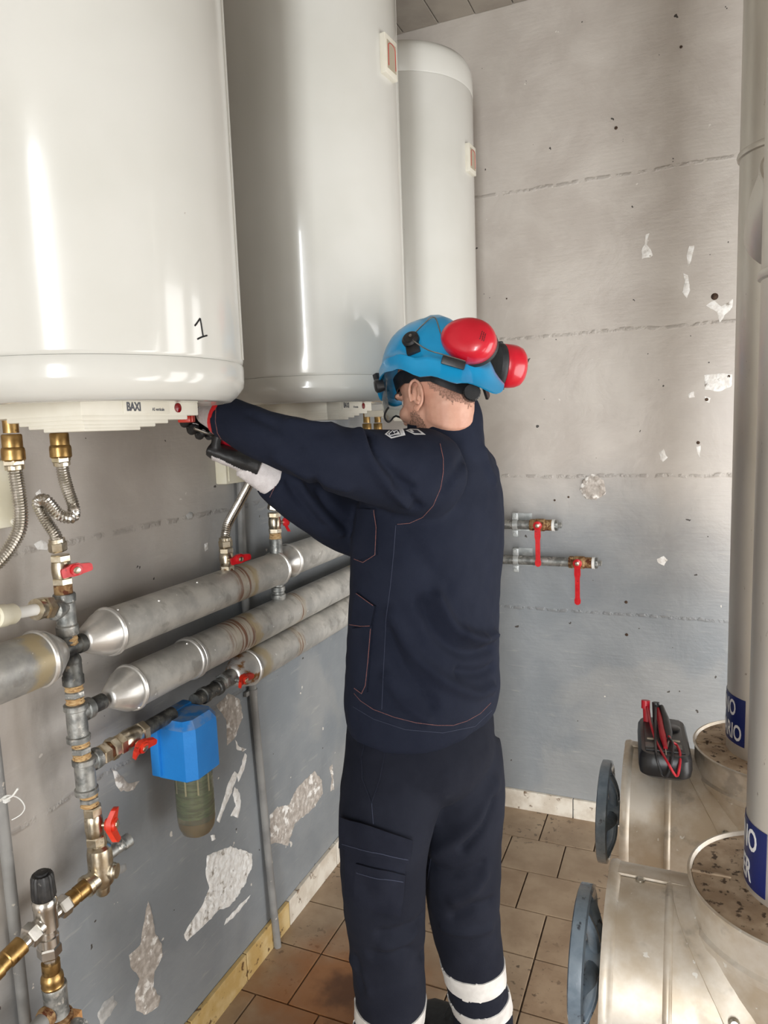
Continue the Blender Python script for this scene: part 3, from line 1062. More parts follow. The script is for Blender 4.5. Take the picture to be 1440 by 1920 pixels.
def ball_valve(label, c, axis, r, L, handle_dir, handle_n, hm='red', hl=0.028, body='nickel', stand=0.018, shift=0.0):
    t = thing('ball_valve', label, 'valve', c, 'ball valves with red handles')
    c, a = Vector(c), Vector(axis).normalized()
    for q in (-0.5, 0.26):
        obj('hex_end', nut(MB(), c + a * L * q, a, r * 1.15, L * 0.24), M[body], t, 20)
    obj('body', MB().lathe([(r * 0.85, -0.30 * L), (r * 1.0, -0.26 * L), (r * 1.08, -0.1 * L), (r * 1.08, 0.1 * L), (r, 0.26 * L), (r * 0.85, 0.3 * L)], c, a, 24), M[body], t)
    n = Vector(handle_n).normalized()
    obj('stem', MB().lathe([(r * 0.5, 0), (r * 0.5, r * 0.8), (r * 0.32, r * 0.85), (r * 0.32, r + stand)], c, n, 14), M[body], t)
    butterfly(t, c + n * (r + stand * 0.7) + Vector(handle_dir).normalized() * shift, handle_dir, n, hl, hm)
    return t


def hose(label, pts, r=0.0108):
    t = thing('flexible_hose', label, 'hose', pts[0], 'corrugated steel hoses')
    P = resample(crom(pts, 12), 0.0024)
    obj('corrugated_tube', MB().tube(P, [r + (0.0011 if i % 2 else -0.0011) for i in range(len(P))], 14), M['steel'], t, 0)
    for p, q in ((P[0], P[3]), (P[-1], P[-4])):
        d = (p - q).normalized()
        e = MB()
        nut(e, p - d * 0.004, d, r * 1.55, 0.019)
        e.lathe([(r * 1.35, -0.010), (r * 1.35, -0.003)], p, d, 18)
        obj('union_nut', e, M['nickel'], t, 20)
    return t


# ---- riser at the left
VX = PX
ry = 0.975
top1 = Vector((-1.05, 0.97, 1.565))
hose('short looped steel hose from the numbered heater down to the red-handled left valve',
     [top1 + Vector((0, 0, -0.006)), (-1.053, 0.975, 1.530), (-1.055, 0.984, 1.500), (-1.052, 0.990, 1.470), (-1.045, 0.978, 1.452), (-1.055, 0.958, 1.460), (-1.075, 0.950, 1.486),
      (-1.095, 0.950, 1.480), (-1.090, 0.958, 1.450), (VX, 0.968, 1.42), (VX, ry - 0.004, 1.400)])
hose('steel hose curving out of the picture at the left edge under the numbered heater',
     [(-1.05, 0.87, 1.558), (-1.05, 0.873, 1.47), (-1.055, 0.862, 1.43), (-1.07, 0.83, 1.39), (-1.09, 0.78, 1.37), (-1.10, 0.70, 1.36)], 0.0115)
ball_valve('left ball valve with a red lever, just below the looped steel hose', (VX, ry, 1.352), (0, 0, 1), 0.0165, 0.058, (0.25, 1, 0.12), (0.9, -0.42, 0), 'red', 0.028, shift=0.015)
rp = thing('pipe_riser', 'tall left riser of galvanised tees, black elbows and hemp-packed joints', 'pipe', (VX, ry, 0.8))


def riser(name, material, prof, y=None, x=VX, seg=24, z=0.0, ph=0.0, smooth=38):
    zc = prof[0][1]
    m_ = MB().lathe(prof, (x, y, z), (0, 0, 1), seg, True, ph)
    return obj(name, m_, M[material], rp, smooth)


riser('nipple', 'rust', [(0.0150, 1.300), (0.0165, 1.302), (0.0165, 1.322), (0.0150, 1.324)], ry)
tee = MB().lathe([(0.019, 1.225), (0.0205, 1.227), (0.0205, 1.243), (0.0180, 1.246), (0.0180, 1.288), (0.0205, 1.291), (0.0205, 1.304), (0.019, 1.306)], (VX, ry + 0.001, 0.0), seg=24)
tee.lathe([(0.016, 0), (0.016, 0.022), (0.0185, 0.024), (0.0185, 0.036), (0.017, 0.037)], (VX, ry, 1.302 - 0.020), (0.25, -1, 0), 20)
obj('tee', tee, M['galv'], rp)
riser('joint', 'hemp', [(0.0145, 1.205), (0.017, 1.208), (0.0155, 1.212), (0.017, 1.217), (0.0155, 1.222), (0.0165, 1.228)], ry + 0.002)
el = MB().tube(crom([(VX, ry + 0.002, 1.228), (VX, ry + 0.002, 1.200), (VX - 0.004, ry + 0.004, 1.180), (VX - 0.02, ry + 0.004, 1.172)], 5), 0.0185, 18)
el = MB().lathe([(0.0175, 1.185), (0.0195, 1.187), (0.0195, 1.202), (0.0180, 1.205)], (VX - 0.004, ry + 0.001, 0.022), seg=22)
el.sphere((VX - 0.006, ry + 0.0, 1.196), 0.0195, 18, 12)
obj('elbow', el, M['galv_dark'], rp)
cr = MB().lathe([(0.0155, -0.052), (0.0175, -0.05), (0.0175, -0.036), (0.0155, -0.034), (0.0155, 0.02), (0.0185, 0.022), (0.0185, 0.045), (0.017, 0.047)], (VX, ry + 0.0, 1.200), (0, 1, 0), 22)
obj('cross_pipe', cr, M['galv_dark'], rp)
el = MB().lathe([(0.0175, 1.125), (0.0200, 1.127), (0.0200, 1.143), (0.0180, 1.146), (0.0180, 1.170)], (VX, ry + 0.004, 0.0), seg=22)
el.sphere((VX, ry + 0.004, 1.172), 0.0185, 18, 12)
obj('elbow', el, M['galv_dark'], rp)


def ringset(z0, z1, y, n=3, r=0.0165):
    """hemp-packed thread with a hexagon between"""
    h = (z1 - z0)
    riser('joint', 'hemp', [(r * 0.9, z0), (r * 1.08, z0 + h * 0.08), (r * 0.94, z0 + h * 0.2), (r * 1.06, z0 + h * 0.3), (r * 0.9, z0 + h * 0.36), (r * 0.9, z0 + h * 0.64),
                            (r * 1.06, z0 + h * 0.7), (r * 0.94, z0 + h * 0.8), (r * 1.08, z0 + h * 0.92), (r * 0.9, z1)], y)
    m_ = MB()
    nut(m_, (VX, y, z0 + h * 0.34), (0, 0, 1), r * 1.18, h * 0.32)
    obj('hex_nipple', m_, M['galv'], rp, 20)


ringset(1.086, 1.128, ry + 0.004)


def tee_r(z0, z1, y, zb, L=0.034):
    m_ = MB().lathe([(0.0195, z0), (0.0225, z0 + 0.002), (0.0225, z0 + 0.012), (0.0195, z0 + 0.014), (0.0195, z1 - 0.014), (0.0225, z1 - 0.012), (0.0225, z1 - 0.002), (0.0195, z1)], (VX, y, 0), seg=26)
    m_.lathe([(0.0185, 0), (0.0185, L * 0.55), (0.0215, L * 0.6), (0.0215, L), (0.019, L + 0.001)], (VX, y, zb), (0, 1, 0), 24)
    return obj('tee', m_, M['galv'], rp)


tee_r(1.010, 1.088, ry + 0.004, 1.066)
obj('nipple', MB().lathe([(0.0165, 0.030), (0.0165, 0.068)], (VX, ry + 0.004, 1.066), (0, 1, 0), 18), M['galv_dark'], rp)
ringset(0.972, 1.012, ry + 0.008)
tee_r(0.898, 0.974, ry + 0.012, 0.958)
ringset(0.870, 0.900, ry + 0.016)
# lower valve and ported brass body
ball_valve('lower ball valve with a vertical orange-red lever, under the bottom galvanised tee', (VX, ry + 0.022, 0.826), (0, 0, 1), 0.0165, 0.082, (0.08, 0.12, 1), (0.88, 0.40, 0), 'red_orange', 0.034, stand=0.016)
sb = thing('safety_valve_group', 'brass four-port body with chrome mixing valve and black knob', 'valve', (VX, ry + 0.03, 0.7))
c = Vector((VX, ry + 0.03, 0.728))
bb_ = MB().lathe([(0.0150, 0.075), (0.0165, 0.060), (0.0165, 0.052), (0.0230, 0.046), (0.0245, 0.036), (0.0245, 0.005), (0.0255, -0.012), (0.023, -0.03), (0.015, -0.038), (0.0135, -0.052), (0.0105, -0.056)], c, (0, 0, 1), 28)
bb_.lathe([(0.0195, 0), (0.0195, 0.030), (0.022, 0.032), (0.022, 0.040)], c + Vector((0, 0, -0.012)), (-0.1, -1, -0.12), 22)
bb_.lathe([(0.0165, 0), (0.0165, 0.026), (0.0145, 0.028), (0.0145, 0.033)], c + Vector((0, 0, -0.006)), (0.9, 0.35, 0), 20)
obj('ported_body', bb_, M['nickel'], sb)
obj('test_port', MB().lathe([(0.0125, 0.018), (0.0125, 0.052), (0.0145, 0.053), (0.0145, 0.070), (0.012, 0.071)], c + Vector((0, 0, 0.018)), (0.2, 0.92, 0.12), 18), M['galv'], sb)
d = Vector((-0.1, -1, -0.13)).normalized()
p0 = c + Vector((0, 0, -0.012))
obj('brass_nipple', MB().lathe([(0.0165, 0.040), (0.0165, 0.060), (0.0150, 0.061), (0.0150, 0.066), (0.0165, 0.067), (0.0165, 0.080)], p0, d, 22), M['brass'], sb)
mbn = MB()
nut(mbn, p0 + d * 0.080, d, 0.0205, 0.022)
mbn.lathe([(0.013, 0.10), (0.013, 0.122)], p0, d, 18)
obj('union_nut', mbn, M['steel'], sb, 20)
kc = Vector((PX, 0.868, 0.715))
obj('mixer_body', MB().lathe([(0.0185, 0.040), (0.0215, 0.036), (0.0215, 0.024), (0.0205, 0.020), (0.0205, -0.02), (0.0165, -0.025), (0.0165, -0.034), (0.019, -0.036), (0.019, -0.052), (0.0165, -0.054)], kc, (0, 0, 1), 26), M['steel'], sb)
kn = MB()
nk = 20
kn.rings([[kc + Vector(((r + (0.0012 if j % 2 else 0)) * math.cos(2 * PI * j / 40), (r + (0.0012 if j % 2 else 0)) * math.sin(2 * PI * j / 40), h)) for j in range(40)]
          for r, h in [(0.0195, 0.042), (0.0205, 0.046), (0.0190, 0.082), (0.0165, 0.088)]])
kn.lathe([(0.012, 0.087), (0.012, 0.092), (0.009, 0.093)], kc, (0, 0, 1), 20)
o = obj('knob', kn, M['black_dusty'], sb, 20)
o['label'] = 'black ribbed adjusting knob'
mbn = MB()
nut(mbn, kc + Vector((0, 0, -0.054)), (0, 0, -1), 0.0215, 0.022)
mbn.lathe([(0.0120, -0.075), (0.0120, -0.090)], kc, (0, 0, 1), 18)
obj('union_nut', mbn, M['steel'], sb, 20)
dl = Vector((-0.05, -1, -0.22)).normalized()
p1 = kc + Vector((0, 0, -0.004))
mbn = MB()
mbn.lathe([(0.0165, 0.0), (0.0165, 0.022)], p1, dl, 20)
nut(mbn, p1 + dl * 0.022, dl, 0.0215, 0.020)
mbn.lathe([(0.0135, 0.042), (0.0135, 0.056)], p1, dl, 18)
obj('union_nut', mbn, M['steel'], sb, 20)
obj('brass_nipple', MB().lathe([(0.0175, 0.054), (0.0175, 0.085), (0.0155, 0.087), (0.0155, 0.1), (0.0175, 0.101), (0.0175, 0.115)], p1, dl, 22), M['brass'], sb)
obj('branch_pipe', MB().lathe([(0.0155, 0.11), (0.0155, 0.30)], p1, dl, 20), M['ivory'], sb)
obj('brass_nipple', MB().lathe([(0.0165, -0.088), (0.0165, -0.108), (0.0155, -0.110), (0.0195, -0.116), (0.0205, -0.124), (0.0190, -0.130), (0.0205, -0.134), (0.018, -0.140)], kc, (0, 0, 1), 24), M['brass'], sb)
dr = thing('drain_fitting', 'galvanised socket on a rusty flange with orange wood plug at bottom left', 'pipe', (PX, 0.872, 0.5))
obj('socket', MB().lathe([(0.0215, -0.138), (0.0225, -0.142), (0.0215, -0.146), (0.0215, -0.195), (0.0225, -0.200)], kc + Vector((0, 0.003, 0)), (0, 0, 1), 26), M['galv'], dr)
obj('rusty_flange', MB().lathe([(0.0235, -0.199), (0.0275, -0.202), (0.0275, -0.210), (0.022, -0.213)], kc + Vector((0, 0.003, 0)), (0, 0, 1), 26), M['rust'], dr)
obj('wood_plug', MB().box(kc + Vector((0.004, 0.012, -0.238)), (0.050, 0.046, 0.052), rz=0.2, bev=0.003), M['wood'], dr, 30)
obj('black_sleeve', MB().lathe([(0.024, -0.262), (0.024, -0.40)], kc + Vector((0.004, 0.014, 0)), (0, 0, 1), 22), M['black_plastic'], dr)
gp = thing('drain_pipe', 'grey drain pipe from the bottom left edge into the rusty flange', 'pipe', (PX, 0.7, 0.5))
d1 = Vector((0.1, -1, -0.03)).normalized()
obj('tube', MB().lathe([(0.0150, 0.0), (0.0150, 0.55)], kc + Vector((0.0, -0.014, -0.185)), d1, 20), M['cond'], gp)
obj('rusty_joint', MB().lathe([(0.0185, 0.0), (0.0195, 0.006), (0.0170, 0.014)], kc + Vector((0.0, -0.016, -0.185)), d1, 20), M['rust'], gp)
gp = thing('drain_pipe', 'grey pipe with a hexagon union at the very bottom left', 'pipe', (PX + .06, 0.7, 0.45))
d1 = Vector((0.35, -0.9, -0.16)).normalized()
q = kc + Vector((0.045, 0.0, -0.225))
mbn = MB()
nut(mbn, q, d1, 0.022, 0.03)
mbn.lathe([(0.018, -0.02), (0.018, 0.0)], q, d1, 20)
obj('hex_union', mbn, M['galv'], gp, 20)
obj('tube', MB().lathe([(0.0155, 0.03), (0.0155, 0.4)], q, d1, 20), M['cond'], gp)

# white plastic branch on the left
wp = thing('plastic_pipe', 'white plastic pipe with brass nut leaving the riser to the left', 'pipe', (PX, 0.9, 1.312))
a_ = Vector((VX + 0.006, ry - 0.038, 1.290))
dW = Vector((0.10, -1, 0.12)).normalized()
mbn = MB()
nut(mbn, a_, dW, 0.0215, 0.020, 6)
mbn.lathe([(0.0170, 0.02), (0.0185, 0.022), (0.0200, 0.032), (0.0195, 0.036)], a_, dW, 22)
obj('brass_nut', mbn, M['nickel'], wp, 20)
obj('tube', MB().lathe([(0.0105, 0.03), (0.0105, 0.10)], a_, dW, 20), M['white_plastic'], wp)
obj('coupling', MB().lathe([(0.0165, 0.085), (0.0180, 0.088), (0.0180, 0.103), (0.0195, 0.105), (0.0195, 0.125), (0.016, 0.128), (0.016, 0.4)], a_, dW, 24), M['ivory'], wp)

# ---- line from the bottom tee through the filter to the lowest pipe
FZ = 0.958
ln = thing('filter_line', 'stained pipe line of nuts and nipples passing behind the blue filter', 'pipe', (PX, 1.1, FZ))
mbn = MB()
nut(mbn, (PX, 1.024, FZ), (0, 1, 0), 0.0225, 0.022, 6)
nut(mbn, (PX, 1.052, FZ), (0, 1, 0), 0.0235, 0.018, 8)
obj('hex_nut', mbn, M['nickel'], ln, 20)
obj('nipple', MB().lathe([(0.0175, 0), (0.0175, 0.05)], (PX, 1.01, FZ), (0, 1, 0), 20), M['rust'], ln)
ball_valve('ball valve with an orange-red lever lying flat, left of the blue filter', (PX, 1.112, FZ), (0, 1, 0), 0.0205, 0.088, (0.1, 1, 0.10), (1.0, 0.0, -0.35), 'red_orange', 0.031, 'nickel', 0.012, -0.002)
obj('pipe_length', MB().lathe([(0.0165, 0), (0.0165, 0.10)], (PX, 1.15, FZ), (0, 1, 0), 20), M['galv_dark'], ln)
obj('pipe_length', MB().lathe([(0.0165, 0), (0.0165, 0.03), (0.0205, 0.031), (0.0205, 0.045), (0.0175, 0.047), (0.0175, 0.085), (0.0205, 0.087), (0.0205, 0.098), (0.0165, 0.1)], (PX, 1.33, FZ), (0, 1, 0), 22), M['galv_dark'], ln)
obj('pipe_length', MB().lathe([(0.0180, 0), (0.0180, 0.07)], (PX, 1.42, FZ + 0.003), (0, 1, 0), 20), M['galv'], ln)
ball_valve('ball valve with an orange-red lever at the rusted collar of the lowest pipe', (PX, 1.478, 0.966), (0, 1, 0), 0.019, 0.075, (0.1, 1, 0.12), (1.0, 0, -0.25), 'red_orange', 0.029, 'galv', 0.012, 0.012)
obj('nipple', MB().lathe([(0.018, 0), (0.018, 0.03)], (PX, 1.51, 0.968), (0, 1, 0), 20), M['rust'], ln)

# ---- the blue filter
fb = thing('water_filter', 'water filter with blue plastic head and clear bowl of green mesh', 'filter', (-1.056, 1.278, 0.65))
x0, x1, y0, y1, z0, z1 = -1.100, -1.008, 1.216, 1.338, 0.812, 0.952
pl = [(x0, y0), (x1 - 0.018, y0), (x1, y0 + 0.022), (x1, y1 - 0.022), (x1 - 0.018, y1), (x0, y1)]
cxm, cym = (x0 + x1) / 2, (y0 + y1) / 2
hd = MB()
R = []
for sc, z in [(0.90, z0), (1.0, z0 + 0.004), (1.0, z1 - 0.030), (0.985, z1 - 0.018), (0.80, z1), ]:
    R.append([Vector((cxm + (a - cxm) * sc - (0.004 if sc < 0.9 else 0), cym + (b_ - cym) * sc, z)) for a, b_ in pl])
hd.rings(R)
hdo = obj('head', hd, M['filter_blue'], fb, 25)
obj('head_flange', MB().box((x0 - 0.004, y0 - 0.002, (z0 + z1) / 2 + 0.004), (0.024, 0.012, z1 - z0 - 0.01), bev=0.003).box((x0 - 0.004, cym, z1 - 0.006), (0.030, 0.118, 0.02), bev=0.004), M['filter_blue'], fb, 30)
bc = Vector((-1.054, 1.277, 0))
bowl = MB().lathe([(0.0445, 0.816), (0.0445, 0.700), (0.0425, 0.680), (0.036, 0.664), (0.022, 0.654), (0.004, 0.651)], bc, (0, 0, 1), 36, False)
bowl.lathe([(0.0415, 0.816), (0.0415, 0.700), (0.0395, 0.682), (0.0335, 0.668), (0.020, 0.659), (0.003, 0.656)], bc, (0, 0, 1), 36, False)
obj('bowl', bowl, M['bowl'], fb)
obj('sediment', MB().lathe([(0.0405, 0.696), (0.0390, 0.684), (0.033, 0.670), (0.020, 0.661), (0.003, 0.658)][::-1] + [(0.0405, 0.6961), (0.001, 0.6965)], bc, (0, 0, 1), 32), M['sediment'], fb)
em = MB()
prof = []
z = 0.705
prof.append((0.020, z))
while z < 0.812:
    prof += [(0.0335, z + 0.002), (0.0340, z + 0.009), (0.0290, z + 0.0115), (0.0290, z + 0.0135)]
    z += 0.0155
prof.append((0.02, 0.815))
em.lathe(prof, bc, (0, 0, 1), 32)
obj('mesh_element', em, M['element'], fb)
rb = MB()
for q in np.linspace(0, 2 * PI, 10)[:-1]:
    rb.box(bc + Vector((0.0385 * math.cos(q), 0.0385 * math.sin(q), 0.793)), (0.003, 0.0035, 0.05), rz=q)
obj('bowl_rib', rb, M['ivory'], fb, 0)

# ---- second heater's hoses and valves
hose('long steel hose slanting down from behind the gloved fist to the upper pipe',
     [(-1.05, 1.64, 1.575), (-1.058, 1.645, 1.53), (-1.075, 1.628, 1.475), (-1.08, 1.57, 1.415), (-1.08, 1.512, 1.365), (-1.08, 1.496, 1.335), (-1.08, 1.495, 1.318)], 0.0115)
ball_valve('ball valve with a red lever under the long slanting steel hose', (PX, 1.495, 1.274), (0, 0, 1), 0.0165, 0.060, (0.3, 1, 0.12), (0.9, -0.42, 0), 'red', 0.028, shift=0.018)
st = thing('pipe_stub_fitting', 'rusty stub joining the slanting hose valve to the upper pipe', 'pipe', (PX, 1.495, 1.24))
obj('nipple', MB().lathe([(0.0165, 0.0), (0.0185, 0.002), (0.0165, 0.010), (0.0190, 0.013), (0.0165, 0.03)], (PX, 1.495, 1.222), (0, 0, 1), 22), M['rust'], st)
hose('short straight steel hose hanging under the worker\'s forearm', [(-1.05, 1.74, 1.575), (-1.055, 1.742, 1.50), (-1.07, 1.738, 1.43), (PX, 1.735, 1.385)])
ball_valve('ball valve with an upright red lever beneath the worker\'s forearm', (PX, 1.735, 1.335), (0, 0, 1), 0.0165, 0.060, (0.1, 0.1, 1), (0.75, 0.62, 0), 'red', 0.028, stand=0.014)
r2 = thing('pipe_riser', 'second riser, crossing between the two upper pipe jackets to the middle pipe', 'pipe', (PX, 1.735, 1.2))
tt = MB().lathe([(0.0165, 1.288), (0.0180, 1.290), (0.0165, 1.297), (0.0165, 1.305)], (PX, 1.735, 0), seg=22)
obj('joint', tt, M['hemp'], r2)
tt = MB().lathe([(0.0190, 1.225), (0.0210, 1.227), (0.0210, 1.236), (0.0185, 1.238), (0.0185, 1.285), (0.0165, 1.290)], (PX, 1.735, 0), seg=22)
obj('tee', tt, M['galv'], r2)
tt = MB().lathe([(0.017, -0.02), (0.017, 0.05)], (PX, 1.735, 1.208), (0, 1, 0), 20)
obj('cross_pipe', tt, M['galv_dark'], r2)
tt = MB().lathe([(0.0180, 1.190), (0.0165, 1.186), (0.0165, 1.150), (0.0200, 1.148), (0.0200, 1.136), (0.0175, 1.134), (0.0175, 1.128), (0.0215, 1.126), (0.0215, 1.114), (0.018, 1.108)], (PX, 1.735, 0), seg=22)
obj('joint', tt, M['galv'], r2)

# third heater's fittings: drain cock glimpsed behind the shoulder
dc = thing('drain_cock', 'small brass drain cock with black lever under the farthest heater', 'valve', (-1.05, 2.44, 1.55))
obj('cock_body', MB().lathe([(0.012, -0.05), (0.015, -0.045), (0.015, -0.02), (0.012, -0.018), (0.012, 0.0)], (-1.05, 2.44, 1.568), (0, 0, 1), 18).lathe([(0.006, 0), (0.006, 0.07)], (-1.05, 2.44, 1.556), (0.6, 0.8, 0.0), 12), M['brass'], dc)
obj('lever', MB().box((-1.005, 2.50, 1.548), (0.008, 0.010, 0.036), bev=0.002), M['black_plastic'], dc)
hose('steel hose below the farthest heater, beside the worker\'s face', [(-1.05, 2.34, 1.565), (-1.052, 2.34, 1.48), (-1.07, 2.33, 1.40), (PX, 2.33, 1.30)])

# ---- junction boxes and conduits
jb = thing('junction_box', 'ivory junction box on the wall behind the gloved fist', 'junction box', (WX, 1.67, 1.48))
obj('box', MB().box((WX + 0.018, 1.660, 1.505), (0.036, 0.135, 0.095), bev=0.005), M['ivory'], jb)
obj('lid_rim', MB().box((WX + 0.037, 1.660, 1.505), (0.004, 0.118, 0.080), bev=0.0015), M['ivory'], jb)
jb = thing('junction_box', 'ivory junction box with a screw at the left picture edge', 'junction box', (WX, 0.87, 1.49))
obj('box', MB().box((WX + 0.012, 0.885, 1.500), (0.024, 0.125, 0.125), bev=0.006), M['ivory'], jb)
obj('screw', MB().lathe([(0.0055, 0.0), (0.0055, 0.002), (0.003, 0.003)], (WX + 0.024, 0.935, 1.448), (1, 0, 0), 14), M['cap'], jb)
cd = thing('conduit', 'grey painted conduit running down the left wall to the floor behind the filter', 'conduit', (WX, 1.7, 0))
obj('tube', MB().tube(crom([(WX + 0.013, 1.69, 1.46), (WX + 0.013, 1.680, 1.25), (WX + 0.014, 1.678, 1.10), (WX + 0.014, 1.685, 0.9), (WX + 0.014, 1.702, 0.60), (WX + 0.016, 1.715, 0.30), (WX + 0.024, 1.725, 0.0)], 6), 0.0115, 14), M['cond'], cd)
obj('clip', MB().lathe([(0.0135, -0.008), (0.0135, 0.008)], (WX + 0.014, 1.688, 0.84), (0, 0, 1), 16).box((WX + 0.006, 1.670, 0.84), (0.010, 0.022, 0.014), bev=0.001), M['cond'], cd)
cd = thing('conduit', 'flaking grey conduit with a cut cable tie at the far left', 'conduit', (WX, 0.86, 0))
obj('tube', MB().tube([(WX + 0.016, 0.855, 1.16), (WX + 0.016, 0.858, 0.8), (WX + 0.016, 0.862, 0.0)], 0.011, 16), M['cond'], cd)
tie = crom([at(0, 1502, 'x', -1.14), at(14, 1492, 'x', -1.12), at(34, 1496, 'x', -1.10), at(46, 1512, 'x', -1.09), at(40, 1526, 'x', -1.09), at(22, 1537, 'x', -1.10)], 6)
obj('cable_tie', MB().tube(tie, [(0.0012, 0.0028)] * len(tie), 6).box(at(12, 1500, 'x', -1.125), (0.008, 0.010, 0.008), bev=0.001).tube([at(10, 1500, 'x', -1.12), at(24, 1492, 'x', -1.10), at(34, 1478, 'x', -1.09)], 0.0018, 6), M['white_plastic'], cd)

# ---- two pipes on the back wall
def back_pipe(label, z, xs, xe, r, xv, xc):
    t = thing('wall_pipe', label, 'pipe', (xs, 2.70, z), 'grey pipes with red levers on the back wall')
    yb = 2.70
    obj('tube', MB().lathe([(r, 0), (r, xv - xs)], (xs, yb, z), (1, 0, 0), 20), M['galv'], t)
    v = MB()
    nut(v, (xv - 0.035, yb, z), (1, 0, 0), r * 1.28, 0.018, 6)
    v.lathe([(r * 1.05, -0.02), (r * 1.28, -0.012), (r * 1.28, 0.02), (r * 1.12, 0.026), (r * 1.12, 0.05)], (xv, yb, z), (1, 0, 0), 20)
    obj('valve_body', v, M['rust'], t, 25)
    obj('white_seal', MB().lathe([(r * 1.22, 0.050), (r * 1.22, 0.060)], (xv, yb, z), (1, 0, 0), 20), M['white_plastic'], t)
    e = MB()
    nut(e, (xv + 0.060, yb, z), (1, 0, 0), r * 1.15, 0.012, 8)
    e.lathe([(r * 0.6, 0), (r * 0.6, 0.012), (r * 0.45, 0.014)], (xv + 0.072, yb, z), (1, 0, 0), 6)
    obj('end_plug', e, M['galv'], t, 20)
    h = MB()
    h.lathe([(0.0165, 0.0), (0.0165, 0.006), (0.012, 0.008)], (xv + 0.001, yb - r - 0.012, z + 0.002), (0, -1, 0), 18)
    out = [(-0.0105, 0), (-0.0115, -0.04), (-0.0085, -0.055), (-0.0085, -0.128), (-0.0115, -0.138), (-0.0105, -0.150), (-0.004, -0.156), (0.004, -0.156), (0.0105, -0.150),
           (0.0115, -0.138), (0.0085, -0.128), (0.0085, -0.055), (0.0115, -0.04), (0.0105, 0)]
    h.prism(out, (xv + 0.001, yb - r - 0.013, z), (1, 0, 0), (0, -0.03, 1), (0, -1, 0), 0.006)
    hh = obj('lever', h, M['red'], t, 30)
    obj('lever_nut', MB().lathe([(0.0080, 0.006), (0.0080, 0.012), (0.005, 0.013)], (xv + 0.001, yb - r - 0.012, z + 0.002), (0, -1, 0), 8), M['nickel'], hh)
    cl = MB().lathe([(r + 0.001, -0.010), (r + 0.0045, -0.009), (r + 0.0045, 0.009), (r + 0.001, 0.010)], (xc, yb, z), (1, 0, 0), 22)
    for s in (1, -1):
        cl.box((xc, yb - 0.002, z + s * (r + 0.015)), (0.022, 0.020, 0.026), bev=0.002)
        cl.lathe([(0.007, 0), (0.007, 0.008)], (xc, yb - 0.010, z + s * (r + 0.018)), (0, -1, 0), 8)
    cl.box((xc + 0.004, (yb + WY) / 2 + 0.01, z), (0.016, WY - yb - 0.02, 0.012))
    cl.box((xc + 0.012, WY - 0.002, z), (0.075, 0.004, 0.07))
    obj('pipe_clamp', cl, M['clamp'], t, 25)
    return t


back_pipe('upper wall pipe with red lever and clamp, beside the worker\'s back', 1.203, -1.10, -0.44, 0.0185, -0.508, -0.598)
back_pipe('lower, longer wall pipe with red lever on the back wall', 1.064, -1.10, -0.29, 0.0185, -0.362, -0.597)

# ------------------------------------------------------------------ insulated elbows on the right
EZ, ER, NR = 0.90, 0.117, 0.121


